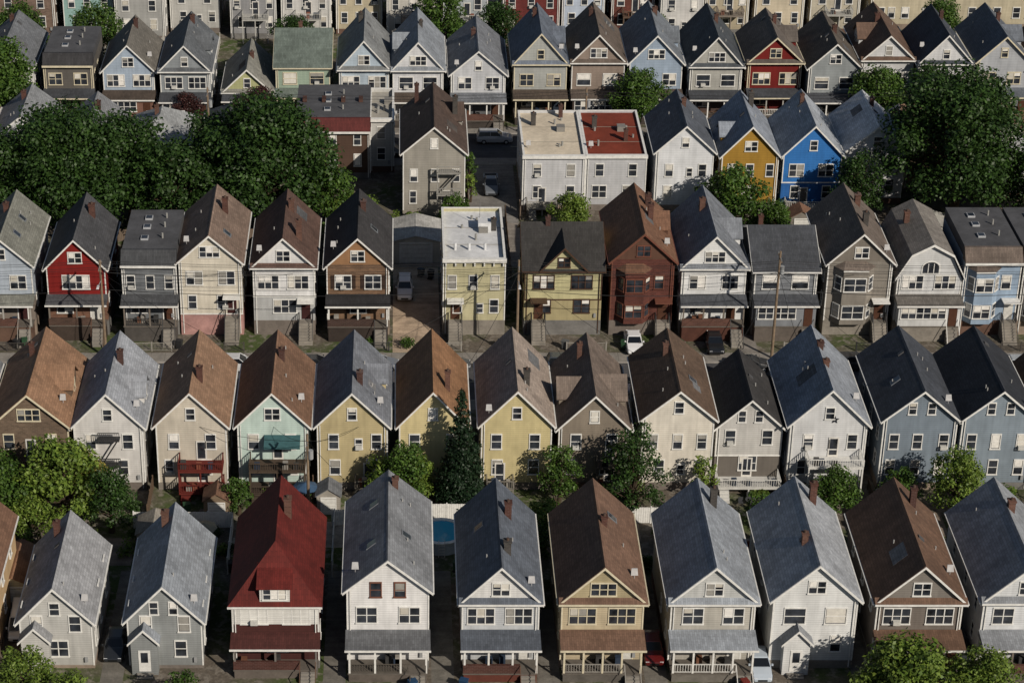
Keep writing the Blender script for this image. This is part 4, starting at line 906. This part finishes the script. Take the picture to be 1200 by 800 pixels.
T(-31, 151.2, 6.0, 3.1, 'light'); T(-27, 150, 4.6, 2.3, 'light'); T(40.8, 150.8, 7.2, 4.6, 'light'); T(47.5, 150.6, 6.5, 3.2, 'light'); T(-18, 150.5, 4.6, 1.8, 'mid')
T(-51.5, 274.5, 12, 6, 'mid'); T(30.6, 274.5, 8.2, 4.2, 'mid'); T(61.5, 274.5, 9, 4.2, 'mid'); T(68, 274, 9.5, 4, 'dark'); T(-18.3, 274, 6, 3.2, 'pur'); T(-27.6, 274, 5.5, 2.5, 'pur')
T(5.4, 299, 11, 4.4, 'mid'); T(13.5, 299, 9, 3.6, 'dark'); T(-42, 297, 9, 4, 'mid'); T(-52, 295, 10, 4.5, 'mid'); T(75, 300, 9, 4, 'mid'); T(92, 298, 11, 5, 'dark'); T(35, 299, 7, 3, 'mid'); T(-15, 299, 7, 3, 'dark'); T(82, 262, 9, 4.2, 'mid')
for i in range(60): bush(R.uniform(-42, 60), R.choice([172.5, 175, 177.5, 184.8, 182.5]) + R.uniform(-.7, .7), R.uniform(.6, 1.3), R.uniform(.8, 1.8), R.choice(['mid', 'dark', 'light']))
for i in range(26): bush(R.uniform(-42, 66), R.choice([214.6, 232.5, 237.5, 245.5, 247]) + R.uniform(-.3, .3), R.uniform(.5, 1.2), R.uniform(.8, 1.6), R.choice(['mid', 'dark', 'light']))
for i in range(16): bush(R.uniform(-40, 56), 153.2, R.uniform(.5, .9), R.uniform(.8, 1.3), R.choice(['mid', 'dark', 'light']))

# ------------------------------------------------------------------ poles + wires
PY = 212.4
def pole(X, Y, h=11, lamp=False):
    G = Grp('utility_pole', (X, Y, .1)); m = flatmat('7c6c5a', .7, 1.1, 3, name='pole_wood_')
    G('post', m).cyl(0, 0, 0, h, .17, .11, 8); G('crossarm', m).box(-.06, .06, -1.1, 1.1, h - .8, h - .68)
    for y in (-1, -.5, .5, 1): G('insulators', paint('7c7f82')).cyl(0, y, h - .68, h - .5, .05, .04, 6)
    if lamp:
        G('lamp_arm', paint('9a9c9e')).tube((0, 0, h - 2.4), (0, -2.2, h - 1.9), .05, .04, 6); G('lamp_head', paint('b5b7b8')).hexa([(-.14, -2.8, h - 1.98), (.14, -2.8, h - 1.98), (.12, -2.1, h - 1.98), (-.12, -2.1, h - 1.98), (-.1, -2.7, h - 1.83), (.1, -2.7, h - 1.83), (.1, -2.15, h - 1.83), (-.1, -2.15, h - 1.83)])
    else: G('transformer', paint('8b8e90')).cyl(.3, 0, h - 2.6, h - 1.7, .24, .24, 10)
    G.done()
wires = MB()
def wire(a, b, sag=.5, r=.022):
    P = [Vector(a).lerp(Vector(b), t) - Vector((0, 0, sag*4*t*(1-t))) for t in np.linspace(0, 1, 9)]
    for p, q in zip(P, P[1:]): wires.tube(p, q, r, r, 4)
PX = [-66, -31.2, 12.2, 39.2, 74]
for i, x in enumerate(PX): pole(x, PY, 12.5 if x == 39.2 else 11.5, lamp=x in (-31.2, 12.2))
for a, b in zip(PX, PX[1:]):
    for y in (-1, -.5, .5, 1): wire((a, PY + y, 11), (b, PY + y, 11), .6)
    wire((a, PY, 8.2), (b, PY, 8.2), .8, .035)
for x in (-20.3, -12.5, -4.6, 7.8, 17.3, 25.7, 33.3, 41, 48.8):
    p = min(PX, key=lambda q: abs(q - x)); wire((p, PY, 10.2), (x + 1, 217.6, 7.4), .3); wire((p, PY, 10.2), (x - 1, 198.3, 7.2), .5)
pole(-8.6, 180.2, 9.5); pole(23, 264.2, 10); pole(-24, 264.2, 10); pole(66, 264.2, 10)
for y in (-.5, .5): wire((-24, 264.2 + y, 9.5), (23, 264.2 + y, 9.5), .8); wire((23, 264.2 + y, 9.5), (66, 264.2 + y, 9.5), .8)
wire((-8.6, 180.2, 8.9), (-12, 186, 7)); wire((-8.6, 180.2, 8.9), (-4, 186, 7)); wire((-8.6, 180.2, 8.9), (-10, 170.5, 6.8)); wire((-8.6, 180.2, 8.9), (-19, 186, 7)); wire((-8.6, 180.2, 8.9), (-2, 171, 7.6))
wires.obj('utility_wires', paint('1c1c1d'))

# ------------------------------------------------------------------ sun, sky, camera
sd = Vector((.50, -.62, .50)).normalized()     # direction towards the sun: low, to the right and behind the camera
el = math.asin(sd.z); az = math.atan2(sd.x, sd.y)
L = bpy.data.lights.new('sun', 'SUN'); L.energy = 4.7; L.angle = math.radians(.5); L.color = (1, .90, .78)
lo = bpy.data.objects.new('sun', L); sc.collection.objects.link(lo); lo.rotation_euler = (-sd).to_track_quat('-Z', 'Y').to_euler()
wd = bpy.data.worlds.new('World'); sc.world = wd; wd.use_nodes = True; nt = wd.node_tree
sk = nt.nodes.new('ShaderNodeTexSky'); sk.sky_type = 'NISHITA'; sk.sun_disc = False; sk.sun_elevation = el; sk.sun_rotation = az
nt.links.new(sk.outputs[0], nt.nodes['Background'].inputs[0]); nt.nodes['Background'].inputs[1].default_value = .05
cd = bpy.data.cameras.new('camera'); cam = bpy.data.objects.new('camera', cd); sc.collection.objects.link(cam)
cam.location = (0, 0, 115); cam.rotation_euler = (math.radians(62), 0, 0)
cd.lens = 36*2674/1200; cd.sensor_width = 36; cd.shift_x = 130/1200; cd.clip_start = 1; cd.clip_end = 8000
sc.camera = cam
sc.view_settings.view_transform = 'Standard'; sc.view_settings.look = 'None'; sc.view_settings.exposure = 0
